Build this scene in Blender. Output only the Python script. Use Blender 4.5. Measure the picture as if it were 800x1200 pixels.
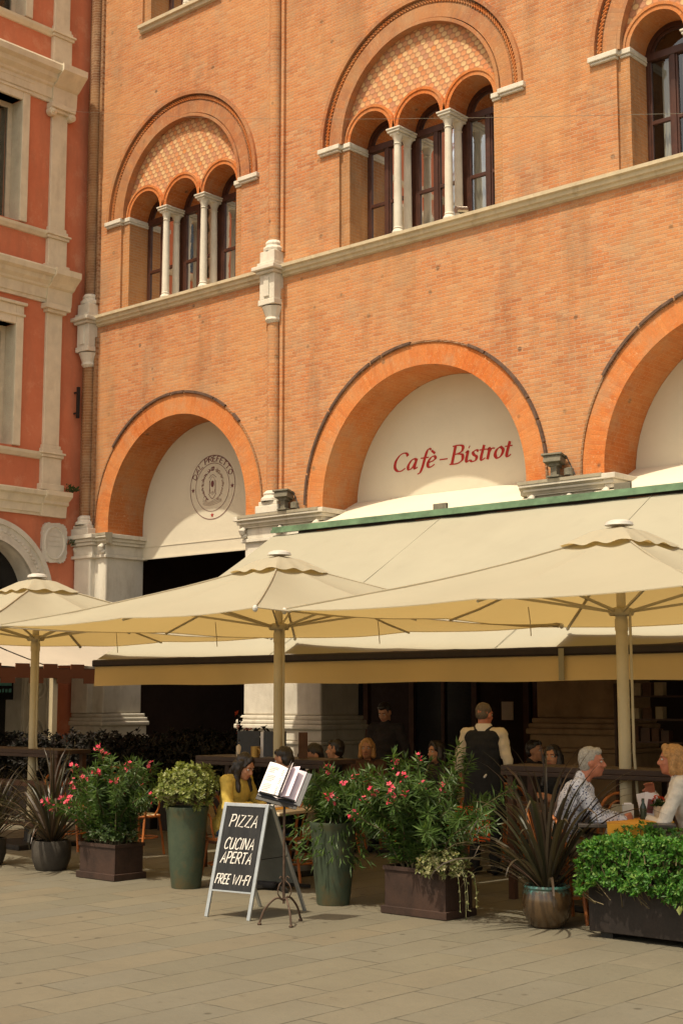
import bpy, bmesh, math, random
from mathutils import Vector, Matrix, Euler, noise
random.seed(7)
PI = math.pi
for o in list(bpy.data.objects): bpy.data.objects.remove(o)
scene = bpy.context.scene
COL = scene.collection

# ------------------------------------------------------------------ camera
YAW = math.radians(41.4); PITCH = math.atan(220/1667.0); EYE = 1.75
cam = bpy.data.cameras.new('camera'); camo = bpy.data.objects.new('camera', cam); COL.objects.link(camo)
cam.sensor_fit = 'VERTICAL'; cam.sensor_height = 36; cam.sensor_width = 24
cam.lens = 1667/1200*36; cam.clip_end = 600; cam.clip_start = 0.1
camo.location = (0, 0, EYE)
camo.rotation_euler = (PI/2+PITCH, 0, YAW)
scene.camera = camo

# ------------------------------------------------------------------ light
SUNV = Vector((-0.03, -1.0, 1.95)).normalized()          # towards the sun
el = math.asin(SUNV.z); az = math.atan2(SUNV.x, SUNV.y)
w = bpy.data.worlds.new('World'); scene.world = w; w.use_nodes = True
nt = w.node_tree; nt.nodes.clear()
sky = nt.nodes.new('ShaderNodeTexSky'); sky.sky_type = 'NISHITA'; sky.sun_disc = False
sky.sun_elevation = el; sky.sun_rotation = az; sky.dust_density = 3.0; sky.air_density = 1.0; sky.ozone_density = 1.0
tint = nt.nodes.new('ShaderNodeMix'); tint.data_type = 'RGBA'; tint.blend_type = 'MULTIPLY'
tint.inputs[0].default_value = 1.0; tint.inputs[7].default_value = (1.0, 0.83, 0.60, 1)
bg = nt.nodes.new('ShaderNodeBackground'); bg.inputs[1].default_value = 0.15
out = nt.nodes.new('ShaderNodeOutputWorld')
nt.links.new(sky.outputs[0], tint.inputs[6]); nt.links.new(tint.outputs[2], bg.inputs[0]); nt.links.new(bg.outputs[0], out.inputs[0])
sl = bpy.data.lights.new('sun', 'SUN'); sl.energy = 2.65; sl.angle = math.radians(1.0); sl.color = (1.0, 0.90, 0.70)
so = bpy.data.objects.new('sun', sl); COL.objects.link(so); so.rotation_euler = (-SUNV).to_track_quat('-Z', 'Y').to_euler()
so.location = SUNV*60
vs = scene.view_settings
vs.view_transform = 'Standard'; vs.look = 'None'; vs.gamma = 1; vs.use_curve_mapping = False; vs.exposure = 0.79
scene.cycles.max_bounces = 8; scene.cycles.transparent_max_bounces = 12

# ------------------------------------------------------------------ measuring helpers: a ray of the photo meets a plane of the place
_F = Vector((-math.sin(YAW)*math.cos(PITCH), math.cos(YAW)*math.cos(PITCH), math.sin(PITCH)))
_R = Vector((math.cos(YAW), math.sin(YAW), 0)); _U = _R.cross(_F)
def _ray(x, y): return _F+_R*((x-400)/1667.0)-_U*((y-600)/1667.0)
def at(x, y, Y): d = _ray(x, y); return Vector((0, 0, EYE))+d*(Y/d.y)
def gnd(x, y, z=0.0): d = _ray(x, y); return Vector((0, 0, EYE))+d*((z-EYE)/d.z)

# ------------------------------------------------------------------ mesh helpers
ORG = {}
class MB:
    def __init__(s): s.v = []; s.f = []; s.m = []; s.uv = []
    def add(s, vs, fs, mi=0, uv=None):
        b = len(s.v); s.v += [tuple(p) for p in vs]; s.f += [tuple(i+b for i in f) for f in fs]; s.m += [mi]*len(fs)
        s.uv += list(uv) if uv else [(0, 0)]*len(vs)
    def box(s, c, d, rot=None, mi=0):
        x, y, z = d[0]/2, d[1]/2, d[2]/2; c = Vector(c)
        vs = [Vector(p) for p in ((-x,-y,-z),(x,-y,-z),(x,y,-z),(-x,y,-z),(-x,-y,z),(x,-y,z),(x,y,z),(-x,y,z))]
        if rot is not None: vs = [rot @ p for p in vs]
        s.add([p+c for p in vs], [(0,3,2,1),(4,5,6,7),(0,1,5,4),(1,2,6,5),(2,3,7,6),(3,0,4,7)], mi)
    def bb(s, x0, x1, y0, y1, z0, z1, mi=0):
        s.box(((x0+x1)/2, (y0+y1)/2, (z0+z1)/2), (abs(x1-x0), abs(y1-y0), abs(z1-z0)), None, mi)
    def bar(s, a, b, wd, th, up=(0,0,1), mi=0):
        a = Vector(a); b = Vector(b); d = (b-a); L = d.length; d.normalize(); u = Vector(up); r = d.cross(u)
        if r.length < 1e-4: r = d.cross(Vector((1,0,0)))
        r.normalize(); u = r.cross(d)
        s.box((a+b)/2, (wd, L, th), Matrix((r, d, u)).transposed(), mi)
    def tube(s, pts, r, n=8, mi=0, caps=True, closed=False, flat=1.0):
        pts = [Vector(p) for p in pts]; k = len(pts); rr = r if isinstance(r, (list, tuple)) else [r]*k
        vs = []; prev = None
        for i, p in enumerate(pts):
            if closed: t = pts[(i+1) % k]-pts[i-1]
            else: t = pts[min(i+1, k-1)]-pts[max(i-1, 0)]
            if t.length < 1e-9: t = Vector((0,0,1))
            t.normalize()
            if prev is None:
                a = Vector((0,0,1)) if abs(t.z) < .9 else Vector((1,0,0))
                u = t.cross(a).normalized()
            else:
                u = prev-t*prev.dot(t)
                u = u.normalized() if u.length > 1e-6 else prev
            prev = u; q = t.cross(u)
            for j in range(n):
                an = 2*PI*j/n; vs.append(p+(u*math.cos(an)+q*math.sin(an)*flat)*rr[i])
        fs = []
        for i in range(k if closed else k-1):
            i2 = (i+1) % k
            for j in range(n):
                j2 = (j+1) % n; fs.append((i*n+j, i*n+j2, i2*n+j2, i2*n+j))
        if caps and not closed: fs += [tuple(range(n-1, -1, -1)), tuple((k-1)*n+j for j in range(n))]
        s.add(vs, fs, mi)
    def lathe(s, prof, c=(0,0,0), n=20, mi=0, sx=1, sy=1, a0=0, a1=2*PI):
        full = abs(a1-a0-2*PI) < 1e-6; cnt = n if full else n+1
        vs = []; fs = []
        for (r, z) in prof:
            for j in range(cnt):
                an = a0+(a1-a0)*j/n; vs.append((c[0]+r*sx*math.cos(an), c[1]+r*sy*math.sin(an), c[2]+z))
        for i in range(len(prof)-1):
            for j in range(n):
                j2 = (j+1) % cnt if full else j+1
                fs.append((i*cnt+j, i*cnt+j2, (i+1)*cnt+j2, (i+1)*cnt+j))
        s.add(vs, fs, mi)
    def prof(s, pr, a, b, out, up=(0,0,1), mi=0):
        """closed profile [(o,u)] swept from a to b; o along out, u along up"""
        a = Vector(a); b = Vector(b); out = Vector(out); up = Vector(up); n = len(pr)
        vs = [a+out*o+up*u for o, u in pr]+[b+out*o+up*u for o, u in pr]
        fs = [(i, (i+1) % n, n+(i+1) % n, n+i) for i in range(n)]+[tuple(range(n-1, -1, -1)), tuple(range(n, 2*n))]
        s.add(vs, fs, mi)
    def ring(s, c, r0, r1, y0, y1, n=48, mi=0, a0=0.0, a1=PI, leg=0.0, mis=None):
        """arch ring in the XZ plane, front y0, back y1; uv = (radial, arc) on the front, (depth, arc) on the soffit; leg = straight stilt"""
        pts = []
        if leg > 0: pts.append((1, -leg, 0.0, -1))
        arc = [a0+(a1-a0)*i/n for i in range(n+1)]
        P = []
        if leg > 0: P.append((lambda r: (c[0]+r*math.cos(a0), c[1]-leg), -leg))
        for a in arc: P.append(((lambda a: (lambda r: (c[0]+r*math.cos(a), c[1]+r*math.sin(a))))(a), r0*(a-a0)))
        if leg > 0: P.append((lambda r: (c[0]+r*math.cos(a1), c[1]-leg), r0*(a1-a0)+leg))
        m = len(P)
        def strip(f1, f2, uv1, uv2, mi_):
            vs = []; uv = []
            for fn, t in P:
                vs += [f1(fn), f2(fn)]; uv += [(uv1, t), (uv2, t)]
            s.add(vs, [(2*i, 2*i+1, 2*i+3, 2*i+2) for i in range(m-1)], mi_, uv)
        fr = lambda r, y: (lambda fn: (fn(r)[0], y, fn(r)[1]))
        m2 = mis or (mi, mi)
        strip(fr(r0, y0), fr(r1, y0), 0, r1-r0, m2[0])
        strip(fr(r1, y0), fr(r1, y1), 0, abs(y1-y0), m2[0])
        strip(fr(r0, y1), fr(r0, y0), abs(y1-y0), 0, m2[1])
        strip(fr(r1, y1), fr(r0, y1), r1-r0, 0, m2[0])
        for fn, t in (P[0], P[-1]):
            q = [fr(r0, y0)(fn), fr(r1, y0)(fn), fr(r1, y1)(fn), fr(r0, y1)(fn)]
            s.add(q, [(0, 1, 2, 3)], m2[0], [(0, 0), (r1-r0, 0), (r1-r0, y1-y0), (0, y1-y0)])
    def sheet(s, loops, fn, mi=0):
        """planar sheet with holes; loops of (a,b); fn maps (a,b) to xyz"""
        bm = bmesh.new()
        es = []
        for lp in loops:
            vv = [bm.verts.new((a, b, 0)) for a, b in lp]
            es += [bm.edges.new((vv[i], vv[(i+1) % len(vv)])) for i in range(len(vv))]
        bmesh.ops.triangle_fill(bm, edges=es, use_beauty=True, use_dissolve=False, normal=(0, 0, 1))
        bm.verts.index_update()
        vs = [fn(v.co.x, v.co.y) for v in bm.verts]; uv = [(v.co.x, v.co.y) for v in bm.verts]
        s.add(vs, [tuple(v.index for v in f.verts) for f in bm.faces], mi, uv)
        bm.free()
    def slab(s, loops, fn0, fn1, mi=0, mi_side=None):
        s.sheet(loops, fn0, mi); s.sheet(loops, fn1, mi)
        for lp in loops:
            n = len(lp)
            s.add([fn0(*p) for p in lp]+[fn1(*p) for p in lp], [(i, (i+1) % n, n+(i+1) % n, n+i) for i in range(n)], mi if mi_side is None else mi_side, [p for p in lp]*2)
    def ell(s, c, r, rot=None, n=14, m=9, mi=0):
        c = Vector(c); vs = []; fs = []
        for i in range(m+1):
            th = PI*i/m
            for j in range(n):
                ph = 2*PI*j/n; p = Vector((r[0]*math.sin(th)*math.cos(ph), r[1]*math.sin(th)*math.sin(ph), r[2]*math.cos(th)))
                vs.append(c+(rot @ p if rot else p))
        for i in range(m):
            for j in range(n):
                j2 = (j+1) % n; fs.append((i*n+j, (i+1)*n+j, (i+1)*n+j2, i*n+j2))
        s.add(vs, fs, mi)
    def cap(s, a, b, ra, rb, flat=1.0, fd=None, n=14, mi=0):
        """tapered capsule; flat squeezes it along direction fd"""
        a = Vector(a); b = Vector(b); t = b-a; L = max(t.length, 1e-5); t.normalize()
        v = Vector(fd) if fd is not None else (Vector((0,0,1)) if abs(t.z) < .9 else Vector((0,1,0)))
        v = v-t*v.dot(t)
        if v.length < 1e-5: v = t.orthogonal()
        v.normalize(); u = v.cross(t)
        rows = [(-ra, .02), (-ra*.8, ra*.6), (-ra*.45, ra*.893), (0, ra), (L*.5, (ra+rb)/2), (L, rb), (L+rb*.45, rb*.893), (L+rb*.8, rb*.6), (L+rb, .02)]
        rows[0] = (-ra, ra*.05); rows[-1] = (L+rb, rb*.05)
        vs = []
        for d, r in rows:
            for j in range(n):
                an = 2*PI*j/n; vs.append(a+t*d+u*(r*math.cos(an))+v*(r*flat*math.sin(an)))
        fs = [(i*n+j, i*n+(j+1) % n, (i+1)*n+(j+1) % n, (i+1)*n+j) for i in range(len(rows)-1) for j in range(n)]
        fs += [tuple(range(n-1, -1, -1)), tuple((len(rows)-1)*n+j for j in range(n))]
        s.add(vs, fs, mi)
    def leaf(s, p, d, nrm, L, W, mi=0, fold=.25, wide=.5):
        d = d.normalized(); sd = d.cross(nrm)
        if sd.length < 1e-4: sd = d.orthogonal()
        sd.normalize(); nn = sd.cross(d)
        m = p+d*(L*wide)
        s.add([p, m+sd*(W/2)+nn*(W*fold), p+d*L-nn*(L*.08), m-sd*(W/2)+nn*(W*fold)], [(0, 1, 2), (0, 2, 3)], mi)
    def mesh(s, name, mats, smooth=False, org=None):
        me = bpy.data.meshes.new(name)
        vs = s.v if org is None else [(p[0]-org[0], p[1]-org[1], p[2]-org[2]) for p in s.v]
        me.from_pydata(vs, [], s.f)
        for m in (mats if isinstance(mats, (list, tuple)) else [mats]): me.materials.append(m)
        me.polygons.foreach_set('material_index', s.m)
        if any(u != (0, 0) for u in s.uv):
            ul = me.uv_layers.new(name='UVMap'); li = [0]*len(me.loops); me.loops.foreach_get('vertex_index', li)
            fl = []
            for i in li: fl += s.uv[i]
            ul.data.foreach_set('uv', fl)
        if smooth: me.polygons.foreach_set('use_smooth', [True]*len(me.polygons))
        me.update(); return me
    def build(s, name, mats, parent=None, smooth=False, bevel=0.0, fix=True):
        org = ORG.get(parent.name) if parent else None
        me = s.mesh(name, mats, smooth, org)
        if fix:
            bm = bmesh.new(); bm.from_mesh(me); bmesh.ops.recalc_face_normals(bm, faces=bm.faces); bm.to_mesh(me); bm.free()
        o = bpy.data.objects.new(name, me); COL.objects.link(o)
        if parent: o.parent = parent; ORG[o.name] = org
        if bevel:
            b = o.modifiers.new('bevel', 'BEVEL'); b.width = bevel; b.segments = 2; b.limit_method = 'ANGLE'; b.angle_limit = math.radians(40); b.harden_normals = False
        if smooth and smooth != 'all':
            me.shade_smooth(); 
            try: me.set_sharp_from_angle(angle=math.radians(smooth if smooth is not True else 40))
            except Exception: pass
        return o
def tag(o, label=None, cat=None, group=None, kind=None):
    if label: o['label'] = label
    if cat: o['category'] = cat
    if group: o['group'] = group
    if kind: o['kind'] = kind
    return o
def thing(name, label, cat, loc=(0,0,0), rz=0.0, group=None, world=False):
    """Empty at the base of a thing. world=True: its parts are given in world coordinates."""
    o = bpy.data.objects.new(name, None); COL.objects.link(o); o.location = loc; o.rotation_euler = (0, 0, rz); o.empty_display_size = .2
    ORG[o.name] = tuple(loc) if world else None
    return tag(o, label, cat, group)
def kids(o): return [c for c in o.children]
def dup(o, loc=None, rz=None, label=None, parent=None):
    c = o.copy(); COL.objects.link(c); ORG[c.name] = ORG.get(o.name)
    if parent: c.parent = parent
    if loc is not None: c.location = loc
    if rz is not None: c.rotation_euler = (0, 0, rz)
    if label: c['label'] = label
    for k in kids(o): dup(k, parent=c)
    return c
def smoothpath(pts, k=6, closed=False):
    P = [Vector(p) if len(p) == 3 else Vector((p[0], p[1], 0)) for p in pts]; n = len(P); o = []
    for i in range(n if closed else n-1):
        p0 = P[(i-1) % n] if (closed or i > 0) else P[0]*2-P[1]
        p1 = P[i]; p2 = P[(i+1) % n]; p3 = P[(i+2) % n] if (closed or i+2 < n) else P[-1]*2-P[-2]
        for j in range(k):
            t = j/k; o.append(.5*((2*p1)+(p2-p0)*t+(2*p0-5*p1+4*p2-p3)*t*t+(3*p1-p0-3*p2+p3)*t**3))
    if not closed: o.append(P[-1])
    return o
def rnd(a, b): return random.uniform(a, b)
def rvec():
    while True:
        v = Vector((rnd(-1,1), rnd(-1,1), rnd(-1,1)))
        if .05 < v.length < 1: return v.normalized()

# ------------------------------------------------------------------ materials
MAT = {}
class NT:
    def __init__(s, name):
        m = bpy.data.materials.new(name); m.use_nodes = True; s.m = m; s.t = m.node_tree; s.t.nodes.clear()
        s.out = s.n('ShaderNodeOutputMaterial'); MAT[name] = m
    def n(s, t, **k):
        x = s.t.nodes.new(t)
        for a, b in k.items(): setattr(x, a, b)
        return x
    def l(s, a, b): s.t.links.new(a, b)
    def pos(s): return s.n('ShaderNodeNewGeometry').outputs['Position']
    def objc(s): return s.n('ShaderNodeTexCoord').outputs['Object']
    def uv(s): return s.n('ShaderNodeTexCoord').outputs['UV']
    def math(s, op, a, b=0.0):
        x = s.n('ShaderNodeMath', operation=op)
        for i, q in enumerate((a, b)):
            if hasattr(q, 'links'): s.l(q, x.inputs[i])
            else: x.inputs[i].default_value = q
        return x.outputs[0]
    def sep(s, v): x = s.n('ShaderNodeSeparateXYZ'); s.l(v, x.inputs[0]); return x.outputs
    def comb(s, x, y, z=0.0):
        c = s.n('ShaderNodeCombineXYZ')
        for i, q in enumerate((x, y, z)):
            if hasattr(q, 'links'): s.l(q, c.inputs[i])
            else: c.inputs[i].default_value = q
        return c.outputs[0]
    def noise(s, v, scale, detail=4, rough=.6, dist=0.0):
        x = s.n('ShaderNodeTexNoise'); x.inputs['Scale'].default_value = scale; x.inputs['Detail'].default_value = detail
        x.inputs['Roughness'].default_value = rough; x.inputs['Distortion'].default_value = dist
        if v is not None: s.l(v, x.inputs['Vector'])
        return x.outputs['Fac']
    def scale(s, v, sx, sy, sz):
        x = s.n('ShaderNodeVectorMath', operation='MULTIPLY'); s.l(v, x.inputs[0]); x.inputs[1].default_value = (sx, sy, sz); return x.outputs[0]
    def ramp(s, f, stops, interp='LINEAR'):
        x = s.n('ShaderNodeValToRGB'); r = x.color_ramp; r.interpolation = interp
        while len(r.elements) < len(stops): r.elements.new(.5)
        for e, (p, c) in zip(r.elements, stops):
            e.position = p; e.color = (c, c, c, 1) if not isinstance(c, (tuple, list)) else (*c, 1)
        s.l(f, x.inputs[0]); return x.outputs[0]
    def mix(s, f, a, b, mode='MIX'):
        x = s.n('ShaderNodeMix', data_type='RGBA', blend_type=mode)
        for i, q in ((0, f), (6, a), (7, b)):
            if hasattr(q, 'links'): s.l(q, x.inputs[i])
            else: x.inputs[i].default_value = q if i == 0 else (*q, 1)
        return x.outputs[2]
    def bump(s, h, st=.4, d=.01):
        x = s.n('ShaderNodeBump'); x.inputs['Strength'].default_value = st; x.inputs['Distance'].default_value = d; s.l(h, x.inputs['Height']); return x.outputs[0]
    def bsdf(s, col, rough=.8, bump=None, spec=.3, metal=0.0, finish=True, coat=0.0):
        p = s.n('ShaderNodeBsdfPrincipled')
        if hasattr(col, 'links'): s.l(col, p.inputs['Base Color'])
        else: p.inputs['Base Color'].default_value = (*col, 1)
        if hasattr(rough, 'links'): s.l(rough, p.inputs['Roughness'])
        else: p.inputs['Roughness'].default_value = rough
        p.inputs['Specular IOR Level'].default_value = spec; p.inputs['Metallic'].default_value = metal
        if coat: p.inputs['Coat Weight'].default_value = coat; p.inputs['Coat Roughness'].default_value = .12
        if bump is not None: s.l(bump, p.inputs['Normal'])
        if finish: s.l(p.outputs[0], s.out.inputs[0])
        return p
def plain(name, col, rough=.7, var=.25, scale=9.0, bump=.15, metal=0.0, spec=.35, dirt=None, bd=.004, coat=0.0):
    """a surface with uneven tone and fine relief"""
    m = NT(name); v = m.objc()
    n1 = m.noise(v, scale, 5, .65); n2 = m.noise(v, scale*9, 3, .6)
    lo = tuple(c*(1-var) for c in col); hi = tuple(min(1, c*(1+var)) for c in col)
    c = m.ramp(n1, [(.3, lo), (.7, hi)])
    if dirt: c = m.mix(m.ramp(m.noise(v, scale*.6, 6, .7), [(.5, 0.0), (.72, .8)]), c, dirt)
    m.bsdf(c, m.ramp(n2, [(.3, max(.02, rough-.1)), (.7, min(1, rough+.1))]), m.bump(n2, bump, bd), spec, metal, coat=coat)
    return m.m
def brick(name, vec, cols, bw=.195, rh=.054, mortar=(.40, .31, .22), ms=.006, stain=.5, offset=.5):
    m = NT(name); P = m.pos(); v = vec(m)
    wob = m.n('ShaderNodeTexNoise'); wob.inputs['Scale'].default_value = 5.0; m.l(P, wob.inputs['Vector'])
    va = m.n('ShaderNodeVectorMath', operation='MULTIPLY_ADD'); m.l(wob.outputs['Color'], va.inputs[0]); va.inputs[1].default_value = (.02, .014, 0); m.l(v, va.inputs[2])
    b = m.n('ShaderNodeTexBrick'); m.l(va.outputs[0], b.inputs['Vector'])
    b.offset = offset; b.inputs['Color1'].default_value = (0, 0, 0, 1); b.inputs['Color2'].default_value = (1, 1, 1, 1); b.inputs['Mortar'].default_value = (.5, .5, .5, 1)
    b.inputs['Scale'].default_value = 1.0; b.inputs['Mortar Size'].default_value = ms; b.inputs['Mortar Smooth'].default_value = .25
    b.inputs['Brick Width'].default_value = bw; b.inputs['Row Height'].default_value = rh
    col = m.ramp(b.outputs['Color'], [(i/(len(cols)-1), c) for i, c in enumerate(cols)])
    fine = m.noise(P, 55, 4, .7); big = m.noise(P, .55, 6, .62); mid = m.noise(P, 2.6, 5, .65)
    col = m.mix(m.ramp(fine, [(.35, .05), (.65, .75)]), col, tuple(c*.62 for c in cols[1]), 'MIX')
    col = m.mix(m.ramp(mid, [(.46, 0.0), (.70, .30)]), col, (.45, .31, .17))
    sp = m.noise(P, 21, 5, .8); col = m.mix(m.ramp(sp, [(.56, 0.0), (.68, .55)]), col, (.66, .46, .27)); col = m.mix(m.ramp(m.noise(P, 16, 5, .8), [(.60, 0.0), (.70, .6)]), col, tuple(c*.55 for c in cols[0]))
    vo = m.n('ShaderNodeTexVoronoi'); vo.inputs['Scale'].default_value = 2.1; m.l(P, vo.inputs['Vector']); col = m.mix(m.ramp(vo.outputs['Distance'], [(.055, .85), (.10, 0.0)]), col, (.13, .07, .04))
    col = m.mix(m.math('MULTIPLY', b.outputs['Fac'], .62), col, mortar)
    st = m.noise(m.scale(P, 1.0, 1.0, .22), 1.7, 6, .68)                       # soot and rain streaks with shapes of their own
    col = m.mix(m.math('MULTIPLY', m.ramp(st, [(.49, 0.0), (.72, 1.0)]), stain), col, (.15, .075, .04))
    col = m.mix(m.ramp(big, [(.40, 0.0), (.62, .38)]), col, (.58, .31, .13))
    col = m.mix(m.ramp(m.noise(P, 1.3, 7, .75), [(.50, 0.0), (.70, .40)]), col, (.36, .24, .15))
    h = m.math('SUBTRACT', m.math('MULTIPLY', fine, .35), b.outputs['Fac'])
    m.bsdf(col, .88, m.bump(h, .55, .012), .2)
    return m.m
BR = [(.40, .150, .068), (.56, .205, .080), (.60, .250, .102), (.62, .30, .138), (.58, .222, .088), (.48, .168, .066), (.61, .27, .112), (.64, .36, .19)]
RB = [(.50, .125, .030), (.62, .18, .042), (.66, .20, .05), (.58, .15, .035), (.70, .24, .07)]
brick('wall brick', lambda m: m.comb(m.sep(m.pos())[0], m.sep(m.pos())[2]), BR, stain=.46)
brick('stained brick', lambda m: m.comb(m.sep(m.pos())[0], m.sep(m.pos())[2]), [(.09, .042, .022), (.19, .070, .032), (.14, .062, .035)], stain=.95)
brick('ring brick', lambda m: m.uv(), RB, bw=.30, rh=.062, mortar=(.56, .21, .065), stain=.12, ms=.004)
brick('soffit brick', lambda m: m.uv(), [(.46, .115, .028), (.56, .155, .036), (.52, .14, .032), (.58, .20, .06)], bw=.26, rh=.066, mortar=(.50, .22, .09), stain=.3, ms=.006)
brick('dusky ring brick', lambda m: m.uv(), [(.36, .13, .06), (.46, .17, .07), (.30, .13, .08), (.54, .19, .06)], bw=.30, rh=.062, mortar=(.42, .2, .1), stain=.5, ms=.004)
brick('jamb brick', lambda m: m.comb(m.math('ADD', m.sep(m.pos())[0], m.sep(m.pos())[1]), m.sep(m.pos())[2]), [(.40, .16, .06), (.52, .22, .08), (.46, .22, .10)], stain=.85)
def stone(name, col, dirt, amt=.8):
    m = NT(name); P = m.pos()
    n1 = m.noise(P, 3.2, 6, .65); n2 = m.noise(P, 40, 4, .7); st = m.noise(m.scale(P, 1, 1, .3), 4.5, 6, .7)
    c = m.ramp(n1, [(.3, tuple(x*.82 for x in col)), (.7, col)])
    c = m.mix(m.math('MULTIPLY', m.ramp(st, [(.5, 0.0), (.74, 1.0)]), amt), c, dirt)
    up = m.sep(m.n('ShaderNodeNewGeometry').outputs['True Normal'])[2]            # grime settles on ledges
    c = m.mix(m.math('MULTIPLY', m.ramp(up, [(.55, 0.0), (.9, .55)]), m.noise(P, 9, 4, .7)), c, tuple(x*.5 for x in dirt))
    m.bsdf(c, .85, m.bump(m.math('ADD', n2, m.math('MULTIPLY', n1, 2.0)), .35, .008), .25)
    return m.m
stone('white stone', (.70, .65, .55), (.36, .30, .22), .5)
stone('ochre stone', (.76, .67, .50), (.44, .35, .24), .45)
stone('band stone', (.64, .54, .37), (.34, .26, .16), .7)
stone('grey stone', (.44, .39, .29), (.20, .17, .11), .7)
m = NT('red plaster'); P = m.pos(); c = m.ramp(m.noise(P, 1.6, 6, .65), [(.3, (.56, .175, .090)), (.7, (.65, .225, .120))])
c = m.mix(m.ramp(m.noise(m.scale(P, 1, 1, .25), 2.4, 6, .7), [(.48, 0.0), (.72, .7)]), c, (.42, .16, .09)); c = m.mix(m.ramp(m.noise(P, 2.2, 7, .75), [(.54, 0.0), (.70, .55)]), c, (.70, .36, .22)); c = m.mix(m.ramp(m.noise(P, 26, 5, .8), [(.60, 0.0), (.72, .4)]), c, (.35, .14, .08)); m.bsdf(c, .9, m.bump(m.noise(P, 45, 4, .7), .3, .006), .15)
# roof-tile pattern of the window fields
m = NT('scale tiles'); u = m.sep(m.uv()); s_ = .105
a = m.math('DIVIDE', u[0], s_); b = m.math('DIVIDE', u[1], s_*.82)
row = m.math('FLOOR', b); ax = m.math('ADD', a, m.math('MULTIPLY', m.math('MODULO', m.math('ABSOLUTE', row), 2.0), .5))
fx = m.math('SUBTRACT', m.math('FRACT', ax), .5); fy = m.math('SUBTRACT', m.math('FRACT', b), .45)
d = m.math('SQRT', m.math('ADD', m.math('MULTIPLY', fx, fx), m.math('MULTIPLY', fy, fy)))
wn = m.n('ShaderNodeTexWhiteNoise', noise_dimensions='2D'); m.l(m.comb(m.math('FLOOR', ax), row), wn.inputs['Vector'])
alt = m.math('MODULO', m.math('ABSOLUTE', m.math('ADD', m.math('FLOOR', ax), m.math('FLOOR', m.math('MULTIPLY', row, .5)))), 2.0)
ca = m.ramp(wn.outputs['Value'], [(0, (.60, .36, .17)), (.5, (.66, .44, .22)), (1, (.58, .30, .14))])
cb = m.ramp(wn.outputs['Value'], [(0, (.56, .23, .10)), (.4, (.62, .29, .13)), (.7, (.46, .22, .13)), (1, (.62, .24, .08))])
c = m.mix(alt, ca, cb); c = m.mix(m.ramp(d, [(.40, 0.0), (.50, .85)]), c, (.34, .17, .09))
c = m.mix(m.ramp(m.noise(m.pos(), 2.5, 5, .7), [(.5, 0.0), (.75, .4)]), c, (.3, .18, .1))
m.bsdf(c, .8, m.bump(m.math('SUBTRACT', 1.0, d), .5, .012), .25)
# paving of big worn slabs
m = NT('paving'); P = m.pos(); X = m.sep(P)
wob = m.n('ShaderNodeTexNoise'); wob.inputs['Scale'].default_value = 1.4; wob.inputs['Detail'].default_value = 5; m.l(P, wob.inputs['Vector'])
va = m.n('ShaderNodeVectorMath', operation='MULTIPLY_ADD'); m.l(wob.outputs['Color'], va.inputs[0]); va.inputs[1].default_value = (.035, .035, 0); m.l(m.comb(X[1], X[0]), va.inputs[2])
b = m.n('ShaderNodeTexBrick'); m.l(va.outputs[0], b.inputs['Vector']); b.offset = .42; b.offset_frequency = 2; b.squash = 1.35; b.squash_frequency = 3
b.inputs['Color1'].default_value = (0, 0, 0, 1); b.inputs['Color2'].default_value = (1, 1, 1, 1); b.inputs['Scale'].default_value = 1.0
b.inputs['Mortar Size'].default_value = .0085; b.inputs['Mortar Smooth'].default_value = .5; b.inputs['Brick Width'].default_value = .74; b.inputs['Row Height'].default_value = .37
c = m.ramp(b.outputs['Color'], [(0, (.116, .109, .080)), (.3, (.146, .130, .090)), (.6, (.130, .122, .094)), (.8, (.154, .134, .092)), (1, (.142, .118, .078))])
n1 = m.noise(P, 2.2, 7, .7); n2 = m.noise(P, 38, 5, .75); n3 = m.noise(P, 170, 3, .7)
c = m.mix(m.ramp(n1, [(.35, 0.0), (.75, .55)]), c, (.108, .096, .068))
c = m.mix(m.ramp(n2, [(.4, 0.0), (.8, .7)]), c, (.185, .162, .118))
c = m.mix(m.ramp(m.noise(P, 7, 6, .75), [(.60, 0.0), (.72, .6)]), c, (.070, .058, .042))
c = m.mix(m.ramp(n3, [(.58, 0.0), (.72, .5)]), c, (.07, .06, .042))
vo = m.n('ShaderNodeTexVoronoi'); vo.inputs['Scale'].default_value = 2.6; m.l(P, vo.inputs['Vector']); c = m.mix(m.ramp(vo.outputs['Distance'], [(.045, .8), (.085, 0.0)]), c, (.05, .042, .03))
c = m.mix(m.ramp(m.noise(P, .7, 6, .7), [(.45, 0.0), (.68, .4)]), c, (.105, .092, .066))
jm = m.math('MULTIPLY', b.outputs['Fac'], m.ramp(m.noise(P, 1.9, 6, .8), [(.42, .16), (.58, 1.0)]))
c = m.mix(m.math('MULTIPLY', jm, .68), c, (.042, .036, .026))
h = m.math('SUBTRACT', m.math('ADD', m.math('MULTIPLY', n2, .3), m.math('MULTIPLY', n1, .6)), jm)
m.bsdf(c, m.ramp(n2, [(.3, .62), (.7, .85)]), m.bump(h, .5, .012), .3)
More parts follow.
